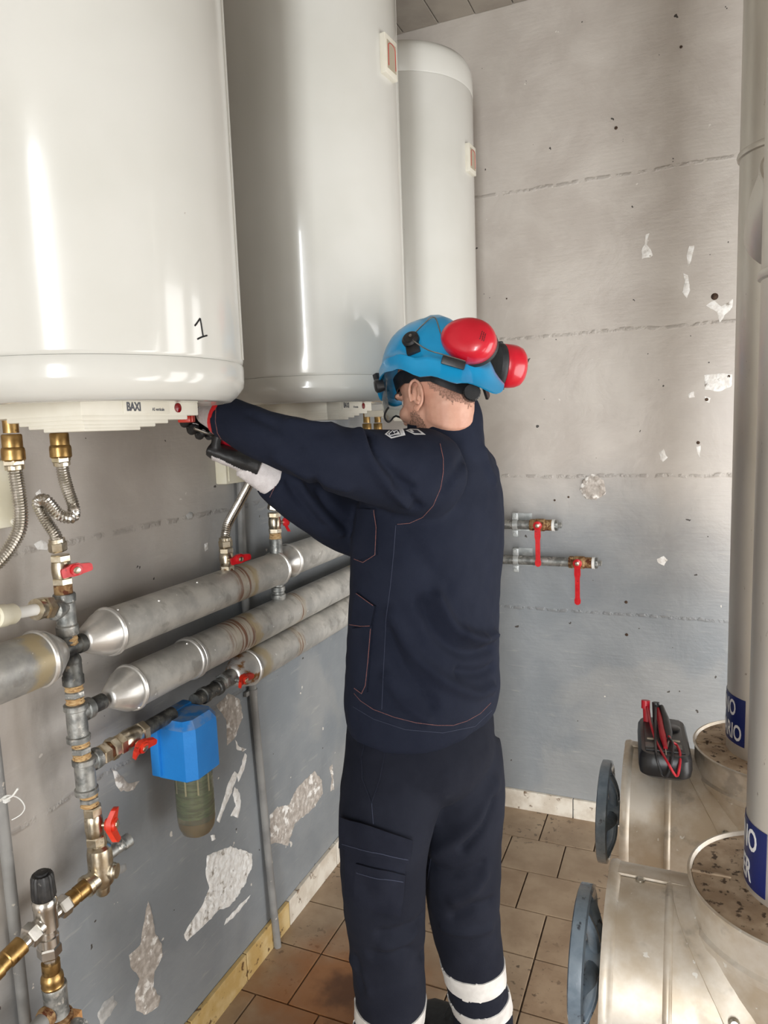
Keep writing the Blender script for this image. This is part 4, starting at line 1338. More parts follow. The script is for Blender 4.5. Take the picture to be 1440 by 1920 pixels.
def elbow(cx, cy, zt, xl, label):
    t = thing('insulated_elbow', label, 'pipe elbow', (cx, cy, EZ), 'sheet-metal elbow jackets on the right')
    L = cx + 0.02 - xl
    sl = MB().lathe([(0.03, 0.0), (ER - 0.004, 0.0), (ER + 0.004, -0.002), (ER + 0.0055, 0.004), (ER + 0.003, 0.010), (ER, 0.013), (ER, 0.066), (ER + 0.003, 0.068), (ER + 0.004, 0.071), (ER + 0.003, 0.074), (ER, 0.076),
                     (ER, L * 0.8), (ER, L)], (xl, cy, EZ), (1, 0, 0), 72)
    obj('valve_jacket', sl, M['alu'], t)
    # lap strip with screws along the back of the jacket
    q = math.radians(62)
    nrm = Vector((0, math.cos(q), math.sin(q)))
    tan = Vector((0, -math.sin(q), math.cos(q)))
    lap = MB()
    R = []
    for i in range(9):
        qq = q + (i / 8) * 0.42
        R.append([(xl - 0.003, cy + (ER + h) * math.cos(qq), EZ + (ER + h) * math.sin(qq)) for h in (0.0005, 0.0035)] +
                 [(xl + 0.125, cy + (ER + h) * math.cos(qq), EZ + (ER + h) * math.sin(qq)) for h in (0.0035, 0.0005)])
    lap.rings(R)
    obj('lap_strip', lap, M['alu'], t, 20)
    scr = MB()
    for xx in (0.036, 0.098):
        qq = q + 0.44
        p = Vector((xl + xx, cy + ER * math.cos(qq), EZ + ER * math.sin(qq)))
        nn = Vector((0, math.cos(qq), math.sin(qq)))
        s = MB().lathe([(0.0055, 0.0), (0.0055, 0.002), (0.0035, 0.0035), (0.001, 0.0036)], p, nn, 12)
        obj('screw', s, M['metal_tip'], t)
    # vertical sleeve
    vs = MB().lathe([(NR - 0.003, -0.10), (NR - 0.003, zt - EZ - 0.055), (NR + 0.001, zt - EZ - 0.052), (NR + 0.001, zt - EZ - 0.044), (NR - 0.003, zt - EZ - 0.040), (NR - 0.003, zt - EZ - 0.006), (NR, zt - EZ), (NR - 0.003, zt - EZ + 0.001), (NR - 0.006, zt - EZ - 0.004)],
                    (cx, cy, EZ), (0, 0, 1), 72)
    obj('riser_sleeve', vs, M['alu'], t)
    obj('dirty_lid', MB().lathe([(NR - 0.006, 0), (NR - 0.006, 0.003), (0.075, 0.004), (0.07, 0.004)], (cx, cy, zt - 0.006), (0, 0, 1), 64), M['dirt'], t)
    obj('lid_seam', MB().box((cx - 0.094, cy, zt - 0.002), (0.044, 0.004, 0.004), bev=0.001), M['dirt'], t, 0)
    # saddle strip where the sleeve meets the jacket
    sd = MB()
    R = []
    for i in range(25):
        a = math.radians(180 + 105 - 210 * i / 24)
        px_, py_ = (NR + 0.0) * math.cos(a), (NR + 0.0) * math.sin(a)
        ring = []
        for rr, h in ((NR - 0.004, 0.004), (NR + 0.016, 0.003), (NR + 0.016, -0.001), (NR - 0.004, -0.002)):
            xx, yy = rr * math.cos(a), rr * math.sin(a)
            zz = math.sqrt(max(1e-6, ER ** 2 - min(abs(yy), ER * 0.985) ** 2))
            ring.append((cx + xx, cy + yy, EZ + zz + h))
        R.append(ring)
    sd.rings(R)
    obj('saddle_strip', sd, M['alu'], t, 30)
    for a in (math.radians(236),):
        xx, yy = (NR + 0.009) * math.cos(a), (NR + 0.009) * math.sin(a)
        zz = math.sqrt(max(1e-6, ER ** 2 - yy ** 2))
        obj('screw', MB().lathe([(0.006, 0.0), (0.006, 0.004), (0.004, 0.006), (0.001, 0.0062)], (cx + xx, cy + yy, EZ + zz + 0.002), (0, yy, zz), 12), M['metal_tip'], t)
    return t


elbow(0.141, 1.266, 1.05, -0.088, 'far sheet-metal elbow jacket with the meter resting on it')
elbow(0.131, 0.884, 1.05, -0.080, 'near sheet-metal elbow jacket, its dirty lid at the picture\'s right edge')


def handwheel(c, label, D=0.176):
    t = thing('handwheel', label, 'handwheel', c, 'grey handwheels at the ends of the elbow jackets')
    R = D / 2
    c = Vector(c)
    rim = MB().lathe([(R - 0.016, -0.006), (R - 0.006, -0.0095), (R - 0.0005, -0.0075), (R, 0.0), (R - 0.0005, 0.0075), (R - 0.006, 0.0095), (R - 0.016, 0.006), (R - 0.018, 0.0)], c, (1, 0, 0), 56, False)
    rim.rings([[c + Vector((h, r * math.cos(2 * PI * j / 56), r * math.sin(2 * PI * j / 56))) for j in range(56)] for r, h in [(R - 0.018, 0.0), (R - 0.016, -0.006)]], False)
    obj('rim', rim, M['iron'], t)
    for k in range(5):
        a = 2 * PI * k / 5 + 0.5
        e = Vector((0, math.cos(a), math.sin(a)))
        P = [c + Vector((0.014, 0, 0)) + e * 0.012, c + Vector((0.012, 0, 0)) + e * R * 0.5, c + e * (R - 0.012)]
        P = crom(P, 5)
        obj('spoke', MB().tube(P, [(0.007, 0.010)] * len(P), 10), M['iron'], t)
    obj('hub', MB().lathe([(0.016, -0.002), (0.021, 0.004), (0.021, 0.024), (0.017, 0.026)], c, (1, 0, 0), 22), M['iron'], t)
    obj('stem', MB().box(c + Vector((0.033, 0, 0)), (0.026, 0.026, 0.026), bev=0.003).lathe([(0.009, -0.008), (0.009, 0.06)], c, (1, 0, 0), 14), M['stem'], t)
    return t


handwheel((-0.122, 1.262, 0.895), 'far grey iron handwheel, in front of the back skirting')
handwheel((-0.113, 0.884, 0.897), 'near grey iron handwheel at the bottom of the picture')


def riser_pipe(cx, cy, r, z0, z1, label, beads):
    t = thing('riser_pipe', label, 'pipe', (cx, cy, z0), 'aluminium-clad vertical pipes on the right')
    obj('cladding', MB().lathe([(r, 0), (r, (z1 - z0) * 0.5), (r, z1 - z0)], (cx, cy, z0), (0, 0, 1), 64), M['alu_pipe'], t)
    for zb in beads:
        obj('bead_ring', MB().lathe([(r * 0.99, -0.006), (r + 0.003, -0.004), (r + 0.0042, 0), (r + 0.003, 0.004), (r * 0.99, 0.006)], (cx, cy, zb), (0, 0, 1), 64, False), M['alu_pipe'], t)
    return t


def pipe_label(t, cx, cy, r, zc, h, lines, a_right, width, sizes):
    n = 28
    mb = MB()
    R = []
    for i in range(n + 1):
        a = a_right - width / r * (1 - i / n)
        R.append([(cx + rr * math.cos(a), cy + rr * math.sin(a), z) for rr, z in ((r + 0.0002, zc - h / 2), (r + 0.0010, zc - h / 2), (r + 0.0010, zc + h / 2), (r + 0.0002, zc + h / 2))])
    mb.rings(R)
    lb = obj('pipe_label', mb, M['label_blue'], t, 30)
    lb['label'] = 'blue label with white capitals'
    for txt, size, zb, s_end in lines:
        tm = text_mesh(txt, size, 0.0006, 0.0001)
        w = max(v.co.x for v in tm.vertices)
        k = 0.60
        map_mesh(tm, lambda c: Vector((cx + (r + 0.0014 + c.z) * math.cos(a_right - (s_end + (w - c.x) * k) / r),
                                       cy + (r + 0.0014 + c.z) * math.sin(a_right - (s_end + (w - c.x) * k) / r), zb + c.y)))
        link_mesh('lettering', tm, M['label_white'], lb, 0)


def right_angle(cx, cy, r, px, py):
    d = ray(px, py)
    A, B, C_ = d.x ** 2 + d.y ** 2, -2 * (d.x * cx + d.y * cy), cx ** 2 + cy ** 2 - r ** 2
    tt = (-B - math.sqrt(max(0, B * B - 4 * A * C_))) / 2 / A
    p = CAM + d * tt
    return math.atan2(p.y - cy, p.x - cx), p.z


t1 = riser_pipe(0.141, 1.266, 0.070, 1.046, CZ + 0.01, 'far aluminium-clad pipe rising from the far elbow, blue sanitary-return label', (1.985,))
aR, zR = right_angle(0.141, 1.266, 0.070, 1397, 1358)
pipe_label(t1, 0.141, 1.266, 0.070, zR - 0.001, 0.078, [('RITORNO', 0.037, zR + 0.0060, 0.0185), ('SANITARIO', 0.037, zR - 0.0330, 0.0055)], aR, 0.19, None)
t2 = riser_pipe(0.131, 0.884, 0.058, 1.046, CZ + 0.01, 'near aluminium-clad pipe at the right edge, blue boiler-return label', (1.745,))
aR, zR = right_angle(0.131, 0.884, 0.058, 1437, 1625)
pipe_label(t2, 0.131, 0.884, 0.058, zR - 0.001, 0.078, [('RITORNO', 0.037, zR + 0.0060, 0.013), ('BOILER', 0.037, zR - 0.0330, 0.021)], aR, 0.16, None)
# rounded branch joining the far pipe from the right
bp = thing('branch_pipe', 'short rounded pipe bend in front of the far vertical pipe', 'pipe', (0.14, 1.12, 1.85))
bpts = crom([(0.45, 0.97, 2.06), (0.27, 0.99, 1.995), (0.176, 1.03, 1.930), (0.143, 1.09, 1.872), (0.139, 1.14, 1.838)], 6)
obj('bend', MB().tube(bpts, 0.068, 40), M['alu_pipe'], bp)
for i in (8, 12, 16):
    dd = (bpts[i + 1] - bpts[i - 1]).normalized()
    obj('bead_ring', MB().lathe([(0.067, -0.005), (0.0705, -0.003), (0.0715, 0), (0.0705, 0.003), (0.067, 0.005)], bpts[i], dd, 40, False), M['alu_pipe'], bp)

# ------------------------------------------------------------------ the meter on the far elbow
MX, MY, MZ = -0.026, 1.236, EZ + ER + 0.003
mm = thing('multimeter', 'black handheld multimeter with red and black probes, lying on the far elbow jacket', 'multimeter', (MX, MY, MZ))
R0 = Matrix.Rotation(math.radians(4), 3, 'Z') @ Matrix.Rotation(math.radians(-3), 3, 'X')
body = MB()
prof = []
for sx, sy, z in [(0.033, 0.080, 0.0), (0.0385, 0.088, 0.006), (0.0405, 0.091, 0.018), (0.0395, 0.090, 0.034), (0.036, 0.086, 0.041)]:
    r = 0.02
    ring = []
    for cx_, cy_, a0 in ((sx - r, sy - r, 0), (-(sx - r), sy - r, 90), (-(sx - r), -(sy - r), 180), (sx - r, -(sy - r), 270)):
        for k in range(6):
            a = math.radians(a0 + 90 * k / 5)
            ring.append(Vector((MX, MY, MZ)) + R0 @ Vector((cx_ + r * math.cos(a), cy_ + r * math.sin(a), z)))
    prof.append(ring)
body.rings(prof)
obj('holster', body, M['meter'], mm, 30)


def mt(x, y, z):
    return Vector((MX, MY, MZ)) + R0 @ Vector((x, y, z))


obj('face_panel', MB().box(mt(0, 0.004, 0.0412), (0.060, 0.150, 0.003), bev=0.001, m3=R0), M['black_plastic'], mm, 30)
for i, (x_, y_, w_, h_) in enumerate([(-0.021, -0.052, 0.018, 0.020), (0.020, -0.050, 0.012, 0.018)]):
    obj('window', MB().box(mt(x_, y_, 0.0430), (w_, h_, 0.001), m3=R0), M['lcd'], mm, 0)
for x_ in (-0.020, 0.018):
    obj('button', MB().box(mt(x_, -0.026, 0.0435), (0.013, 0.004, 0.002), m3=R0), M['lcd2'], mm, 0)
obj('dial', MB().lathe([(0.018, 0.0), (0.018, 0.004), (0.015, 0.006)], mt(0.010, 0.030, 0.042), R0 @ Vector((0, 0, 1)), 28), M['meter'], mm)
obj('red_plug', MB().tube([mt(-0.024, 0.060, 0.040), mt(-0.026, 0.064, 0.066)], [0.007, 0.006], 12).tube([mt(-0.027, 0.064, 0.064), mt(-0.027, 0.066, 0.078)], [0.0075, 0.0075], 12), M['probe_red'], mm)
obj('black_plug', MB().tube([mt(-0.008, 0.062, 0.040), mt(-0.010, 0.066, 0.076)], [0.007, 0.0065], 12), M['black_plastic'], mm)
ZM = MZ + 0.048
pr = [at(1248, 1403, 'z', ZM), at(1243, 1380, 'z', ZM + 0.004), at(1237, 1347, 'z', ZM + 0.010), at(1232, 1324, 'z', ZM + 0.016)]
obj('red_probe', MB().tube(pr, [0.0032, 0.0056, 0.0050, 0.0034], 12), M['probe_red'], mm)
obj('probe_tip', MB().tube([at(1249, 1415, 'z', ZM - 0.001), pr[0]], 0.0010, 8), M['metal_tip'], mm)
pb = [at(1254, 1387, 'z', ZM + 0.002), at(1252, 1374, 'z', ZM + 0.004), at(1248, 1350, 'z', ZM + 0.010), at(1240, 1325, 'z', ZM + 0.018)]
obj('black_probe', MB().tube(pb, [0.0054, 0.0076, 0.0066, 0.0042], 12), M['black_plastic'], mm)
obj('probe_tip', MB().tube([at(1252, 1400, 'z', ZM), pb[0]], 0.0012, 8), M['metal_tip'], mm)
lead = crom([mt(-0.026, 0.066, 0.070), at(1219, 1353, 'z', ZM + 0.012), at(1226, 1378, 'z', ZM + 0.004), at(1233, 1395, 'z', ZM), at(1252, 1430, 'z', ZM - 0.004), at(1268, 1455, 'y', MY - 0.100), at(1274, 1438, 'y', MY - 0.098),
             at(1275, 1412, 'z', ZM - 0.002), at(1269, 1397, 'z', ZM + 0.001), at(1260, 1391, 'z', ZM + 0.006), pb[0] + Vector((0, 0, 0.006))], 6)
obj('red_lead', MB().tube(lead, 0.0020, 8), M['probe_red'], mm)
lead = crom([mt(-0.010, 0.064, 0.072), at(1229, 1362, 'z', ZM + 0.012), at(1229, 1392, 'z', ZM + 0.002), at(1231, 1418, 'z', ZM), at(1241, 1452, 'y', MY - 0.100), at(1252, 1453, 'y', MY - 0.102), at(1260, 1422, 'z', ZM),
             at(1262, 1396, 'z', ZM + 0.006), at(1255, 1384, 'z', ZM + 0.008)], 6)
obj('black_lead', MB().tube(lead, 0.0020, 8), M['black_plastic'], mm)

# ------------------------------------------------------------------ the worker
FA = Vector((-0.965, 0.262, 0)).normalized()       # chest direction
LA = Vector((-FA.y, FA.x, 0))                       # his left
ZU = Vector((0, 0, 1))
person = thing('person', 'worker in navy jacket and trousers, blue helmet and gloves, reaching under the numbered heater', 'person', (-0.55, 1.46, 0))


def oval(c, hw, hd, n=36, e=2.3, f=FA, l=LA, up=None):
    out = []
    for j in range(n):
        a = 2 * PI * j / n
        ca, sa = math.cos(a), math.sin(a)
        x = math.copysign(abs(ca) ** (2 / e), ca) * hd
        y = math.copysign(abs(sa) ** (2 / e), sa) * hw
        out.append(Vector(c) + f * x + l * y)
    return out


def lerp_path(P, n=6):
    """P: list of (point, radius); smooth both"""
    pts = crom([p for p, r in P], n)
    rr = crom([Vector((r, 0, 0)) for p, r in P], n)
    return pts, [v.x for v in rr]


HC = Vector((-0.562, 1.505, 0.90))
SC = Vector((-0.522, 1.568, 1.50))
TORSO = [  # height, half width, half depth, shift forward, shift left
    (0.905, 0.192, 0.138, -0.004, 0.00), (0.925, 0.200, 0.148, -0.004, 0.00), (0.97, 0.206, 0.156, 0.000, 0.0), (1.05, 0.202, 0.156, 0.006, 0.0), (1.15, 0.200, 0.154, 0.012, 0.0), (1.25, 0.208, 0.150, 0.014, 0.0),
    (1.35, 0.214, 0.146, 0.014, 0.0), (1.43, 0.210, 0.134, 0.012, 0.0), (1.49, 0.186, 0.116, 0.008, 0.0), (1.535, 0.135, 0.096, 0.004, 0.0), (1.565, 0.082, 0.080, 0.004, 0.0)]


def tc(z):
    t = (z - HC.z) / (SC.z - HC.z)
    return HC.lerp(SC, t)


NB = tc(1.56)
HEAD = Vector((-0.513, 1.542, 1.664))
FH = Vector((-0.928, 0.372, 0)).normalized()
LH = Vector((-FH.y, FH.x, 0))
HP = math.radians(20)
FHt = FH * math.cos(HP) - ZU * math.sin(HP)
UH = ZU * math.cos(HP) + FH * math.sin(HP)
HM = Matrix((FHt, LH, UH)).transposed()
HHP = math.radians(19)
UHH = ZU * math.cos(HHP) + FH * math.sin(HHP)
HHM = Matrix((FH * math.cos(HHP) - ZU * math.sin(HHP), LH, UHH)).transposed()


def hp(x, y, z):
    return HEAD + HM @ Vector((x, y, z))


LSH = SC + LA * 0.175 + Vector((0, 0, -0.005))
RSH = SC - LA * 0.150 + FA * 0.03 + Vector((0, 0, -0.02))
ARM_L = [(LSH - LA * 0.02, 0.098), (atd(792, 891, 1.50), 0.099), (atd(706, 876, 1.42), 0.077), (atd(620, 860, 1.34), 0.061), (atd(560, 839, 1.33), 0.0555), (atd(500, 818, 1.34), 0.049), (atd(458, 799, 1.36), 0.0465), (atd(421, 781, 1.38), 0.044)]
ARM_R = [(RSH, 0.092), (RSH + FA * 0.10 + Vector((0, 0, -0.06)), 0.086), (atd(705, 985, 1.73), 0.078), (atd(655, 980, 1.69), 0.074), (atd(600, 955, 1.62), 0.064), (atd(545, 922, 1.56), 0.054), (atd(508, 897, 1.52), 0.0455)]
LEG_L = [(atd(745, 1400, 1.62), 0.118), (atd(735, 1480, 1.60), 0.115), (atd(722, 1560, 1.575), 0.104), (atd(718, 1640, 1.575), 0.094), (atd(722, 1720, 1.595), 0.090), (atd(728, 1800, 1.605), 0.083), (atd(733, 1880, 1.62), 0.080), (Vector((-0.635, 1.385, 0.14)), 0.080), (Vector((-0.640, 1.392, 0.06)), 0.082)]
LEG_R = [(atd(845, 1400, 1.72), 0.122), (atd(860, 1480, 1.70), 0.112), (atd(862, 1560, 1.69), 0.100), (atd(866, 1640, 1.69), 0.092), (atd(872, 1720, 1.71), 0.085), (atd(884, 1790, 1.725), 0.077), (atd(893, 1850, 1.74), 0.072), (Vector((-0.447, 1.562, 0.16)), 0.073), (Vector((-0.445, 1.566, 0.06)), 0.076)]


# wrists and the direction of each hand
E_L = -CR
AW = Vector((-0.34, 0.94, 0))
GLW, GLF = atd(401, 769, 1.42), (E_L * 0.55 + AW * 0.80 + ZU * 0.04).normalized()
GRW, GRF = atd(477, 872, 1.50), (E_L * 0.90 + CU * 0.34 - AW * 0.10).normalized()

# ---- the body: one continuous figure
bd = MB()
bd.sphere(hp(-0.012, 0, 0.045), (0.097, 0.077, 0.089), 32, 20, HM)
bd.sphere(hp(0.030, 0, -0.020), (0.063, 0.063, 0.088), 28, 18, HM)
bd.sphere(hp(0.026, 0, -0.068), (0.060, 0.060, 0.046), 28, 16, HM)
bd.sphere(hp(0.074, 0, -0.098), (0.024, 0.028, 0.021), 20, 12, HM)
bd.sphere(hp(0.077, 0, 0.030), (0.020, 0.052, 0.012), 24, 12, HM)
for s in (1, -1):
    bd.sphere(hp(0.062, s * 0.042, -0.018), (0.026, 0.020, 0.020), 16, 10, HM)        # cheekbone
    bd.sphere(hp(0.102, s * 0.012, -0.026), (0.010, 0.0085, 0.0075), 14, 8, HM)       # nostril wing
    # ear
    E_ = HM @ Matrix.Rotation(math.radians(18 * s), 3, 'Z') @ Matrix.Rotation(math.radians(-10), 3, 'Y')
    ec = hp(-0.006, s * 0.079, -0.002)
    bd.sphere(ec + E_ @ Vector((0.002, -s * 0.004, 0)), (0.013, 0.005, 0.024), 16, 10, E_)
    rim = [ec + E_ @ Vector((0.0150 * math.cos(a) - 0.001, s * 0.008, 0.0295 * math.sin(a) + (0.001 if math.sin(a) > 0 else 0.0))) for a in np.linspace(math.radians(-30), math.radians(280), 24)]
    bd.tube(rim, 0.0040, 8)
    bd.tube([ec + E_ @ Vector((-0.004, s * 0.004, 0.016)), ec + E_ @ Vector((-0.008, s * 0.0055, 0.002)), ec + E_ @ Vector((-0.002, s * 0.005, -0.013))], 0.0032, 8)
    bd.sphere(ec + E_ @ Vector((0.012, s * 0.003, -0.004)), (0.0045, 0.005, 0.007), 10, 8, E_)
    bd.sphere(ec + E_ @ Vector((0.003, s * 0.005, -0.029)), (0.008, 0.005, 0.009), 12, 8, E_)
bd.tube([hp(0.086, 0, 0.022), hp(0.104, 0, -0.006), hp(0.112, 0, -0.022)], [0.009, 0.0105, 0.0125], 14)
bd.sphere(hp(0.088, 0, -0.052), (0.012, 0.026, 0.0065), 18, 10, HM)
bd.sphere(hp(0.086, 0, -0.064), (0.012, 0.023, 0.0075), 18, 10, HM)
bd.tube(crom([hp(-0.018, 0, 0.01), hp(-0.012, 0, -0.05), NB + FA * 0.015 + ZU * 0.035, NB, NB - ZU * 0.07], 3), [0.060] * 3 + [0.060] * 3 + [0.0615] * 3 + [0.064] * 3 + [0.075], 28)
bd.rings([oval(tc(z) + FA * fs, hw * 0.86, hd * 0.84, 36) for z, hw, hd, fs, ls in [(0.84, 0.19, 0.15, 0, 0)] + TORSO])
for P in (ARM_L, ARM_R):
    pts, rr = lerp_path(P, 4)
    bd.tube(pts, [max(0.021, (r - 0.02) * 0.75) for r in rr], 18)
WL, WR = ARM_L[-1][0], ARM_R[-1][0]
for P, s in ((LEG_L, 1), (LEG_R, -1)):
    pts, rr = lerp_path(P, 4)
    bd.tube(pts, [r * 0.72 for r in rr], 20)
    a = P[-1][0]
    bd.tube([a + ZU * 0.02, a + FA * 0.05 - ZU * 0.005, a + FA * 0.12 - ZU * 0.02], [0.030, 0.028, 0.020], 16)
bd.tube([WL, GLW, GLW + GLF * 0.04], [0.020, 0.020, 0.016], 14)
bd.tube([WR, GRW, GRW + GRF * 0.04], [0.020, 0.020, 0.016], 14)
bme = remesh(bd, 0.0030, 3, 0.5)
body_o = link_mesh('body', bme, M['skin'], person, 0)
bme.shade_smooth()
BC = get_co(bme)
BN = get_no(bme)
HI = np.array(HM.inverted())
LOC = (BC - np.array(HEAD)) @ HI.T        # head space


def shell_from(name, me, mask, off, thick, material, parent, fn=None, smooth=50):
    """the part of a surface under a mask, lifted off it and given thickness"""
    keep = [p.vertices[:] for p in me.polygons if all(mask[v] for v in p.vertices)]
    used = sorted({v for f in keep for v in f})
    if not used:
        return None
    idx = {v: i for i, v in enumerate(used)}
    co, no = get_co(me)[used], get_no(me)[used]
    offs = off if np.isscalar(off) else off[used][:, None]
    top = co + no * (offs + thick)
    bot = co + no * (offs - 0.0015)
    n = len(used)
    F = [tuple(idx[v] for v in f) for f in keep]
    edges = {}
    for f in F:
        for a, b_ in zip(f, f[1:] + f[:1]):
            edges[(a, b_)] = 1
    G = list(F) + [tuple(n + v for v in reversed(f)) for f in F]
    for (a, b_) in edges:
        if (b_, a) not in edges:
            G.append((b_, a, n + a, n + b_))
    m_ = bpy.data.meshes.new(name)
    m_.from_pydata([tuple(v) for v in np.vstack([top, bot])], [], G)
    return link_mesh(name, m_, material, parent, smooth)


nz = np.array([noise.noise(Vector(v) * 55) for v in LOC * 1.0]) if False else np.zeros(len(LOC))
near = np.linalg.norm(LOC, axis=1) < 0.2
nz[near] = [noise.noise(Vector(v) * 240) for v in LOC[near]]
ear_zone = (np.abs(LOC[:, 1]) > 0.066) & (np.abs(LOC[:, 2] + 0.004) < 0.042) & (LOC[:, 0] > -0.034) & (LOC[:, 0] < 0.028)
hairline = np.where(LOC[:, 0] > 0.03, 0.070, np.where(LOC[:, 0] > -0.01, 0.030 + (LOC[:, 0] + 0.01) * 1.0, 0.030 - (-0.01 - LOC[:, 0]) * 1.45))
hair_m = near & (LOC[:, 2] > hairline + nz * 0.022) & (LOC[:, 2] > -0.098 + nz * 0.02) & ~ear_zone
shell_from('hair', bme, hair_m, 0.0002, 0.0007, M['hair'], person)
beard_m = near & (LOC[:, 0] > 0.004 + (LOC[:, 2] + 0.09) * 0.30) & (LOC[:, 2] < np.where(LOC[:, 0] > 0.045, -0.040, -0.022) + nz * 0.016) & (LOC[:, 2] > -0.122) & (np.abs(LOC[:, 1]) < 0.08) & ~ear_zone
lips = (LOC[:, 0] > 0.08) & (np.abs(LOC[:, 2] + 0.058) < 0.013) & (np.abs(LOC[:, 1]) < 0.026)
shell_from('beard', bme, beard_m & ~lips, 0.0002, 0.0006, M['beard'], person)
brow_m = near & (LOC[:, 0] > 0.055) & (np.abs(LOC[:, 2] - 0.032) < 0.006 + nz * 0.002) & (np.abs(LOC[:, 1]) > 0.012) & (np.abs(LOC[:, 1]) < 0.048)
shell_from('eyebrow', bme, brow_m, 0.0004, 0.0016, M['brow'], person)
for s in (1, -1):
    e = obj('eye', MB().sphere(hp(0.0690, s * 0.031, 0.010), 0.0118, 18, 12), M['eye_white'], person)
    obj('iris', MB().lathe([(0.0056, 0.0112), (0.003, 0.0120), (0.0003, 0.0121)], hp(0.0690, s * 0.031, 0.010), FHt * 0.97 - ZU * 0.2, 16), M['iris'], e)


# ---- jacket
def noisevec(co, sc, seed=0.0):
    return np.array([noise.noise(Vector((v[0] * sc + seed, v[1] * sc, v[2] * sc))) for v in co])


jk = MB()
jk.rings([oval(tc(z) + FA * fs + LA * ls, hw, hd, 44) for z, hw, hd, fs, ls in TORSO])
jk.tube([NB - ZU * 0.05, NB - FA * 0.010 + ZU * 0.012, NB - FA * 0.010 + ZU * 0.048, NB - FA * 0.002 + ZU * 0.070], [0.102, 0.090, 0.087, 0.0855], 32)
for P in (ARM_L, ARM_R):
    pts, rr = lerp_path(P, 6)
    jk.tube(pts, rr, 28)
jk.sphere(LSH + ZU * 0.0, (0.092, 0.092, 0.082), 24, 16)
jk.sphere(RSH + ZU * 0.0, (0.085, 0.085, 0.080), 24, 16)
jme = remesh(jk, 0.0068, 7, 0.5)
co, no = get_co(jme), get_no(jme)
raw_bvh = bvh_of(jme)


def surf(pts):
    out = []
    for x, y in pts:
        p, q = hit(raw_bvh, x, y)
        if p is not None:
            out.append(p)
    return out


FOLDS = [  # pixel course of a crease or ridge on the cloth, width, height
    ([(735, 1150), (770, 1220), (830, 1275), (890, 1300), (922, 1290)], 0.014, 0.009),
    ([(790, 1130), (820, 1190), (870, 1225), (922, 1215)], 0.013, -0.008),
    ([(820, 1120), (850, 1175), (895, 1200), (925, 1190)], 0.013, 0.010),
    ([(728, 1190), (760, 1260), (810, 1320)], 0.014, -0.007),
    ([(726, 1270), (760, 1320), (800, 1350)], 0.012, 0.006),
    ([(870, 1185), (900, 1195)], 0.014, 0.006),
    ([(860, 1260), (900, 1262), (925, 1250)], 0.011, -0.008),
    ([(690, 815), (705, 850), (745, 895), (770, 915)], 0.010, -0.008),
    ([(675, 812), (690, 860), (730, 910), (765, 945)], 0.012, 0.007),
    ([(740, 905), (765, 930), (782, 950)], 0.009, -0.007),
    ([(545, 790), (600, 800), (660, 800)], 0.012, 0.005),
    ([(470, 775), (520, 800), (560, 840)], 0.012, -0.004),
    ([(520, 860), (580, 895), (650, 915)], 0.013, 0.005),
    ([(560, 905), (590, 950), (640, 1000)], 0.010, 0.005),
    ([(590, 900), (615, 950), (655, 990)], 0.010, -0.006),
    ([(540, 900), (560, 935), (600, 985)], 0.010, -0.005),
    ([(830, 920), (850, 890), (870, 860)], 0.012, -0.005),
    ([(905, 845), (915, 880), (925, 900)], 0.014, 0.006),
    ([(760, 1000), (800, 1060), (840, 1100)], 0.020, -0.004),
]
disp = np.zeros(len(co))
for pts, w, h in FOLDS:
    pl = surf(crom([(x, y, 0) for x, y in pts], 4) and [(v.x, v.y) for v in crom([(x, y, 0) for x, y in pts], 4)])
    if len(pl) > 1:
        d = seg_dist(co, pl)
        disp += 1.7 * h * np.exp(-(d / w) ** 2)
disp += 0.0035 * noisevec(co, 11.0, 2.0) + 0.0016 * noisevec(co, 32.0, 7.0)
set_co(jme, co + no * disp[:, None])
jacket = link_mesh('jacket', jme, M['navy'], person, 0)
jme.shade_smooth()
jb_ = bvh_of(jme)

# red lining showing at the near sleeve's opening
ce, cd_ = ARM_L[-1][0], (ARM_L[-1][0] - ARM_L[-2][0]).normalized()
obj('cuff_lining', MB().lathe([(0.036, -0.004), (0.0405, -0.004), (0.0405, 0.006), (0.036, 0.006)], ce, cd_, 30, False), M['red'], jacket)

# ---- trousers
tr = MB()
tr.rings([oval(tc(z) + FA * fs + LA * ls, hw, hd, 40) for z, hw, hd, fs, ls in
          [(0.80, 0.165, 0.135, -0.005, 0), (0.84, 0.188, 0.150, -0.006, 0), (0.89, 0.194, 0.152, 0.0, 0.0), (0.94, 0.186, 0.145, 0.010, 0), (0.985, 0.178, 0.138, 0.012, 0)]])
for P in (LEG_L, LEG_R):
    pts, rr = lerp_path(P, 6)
    tr.tube(pts, rr, 28)
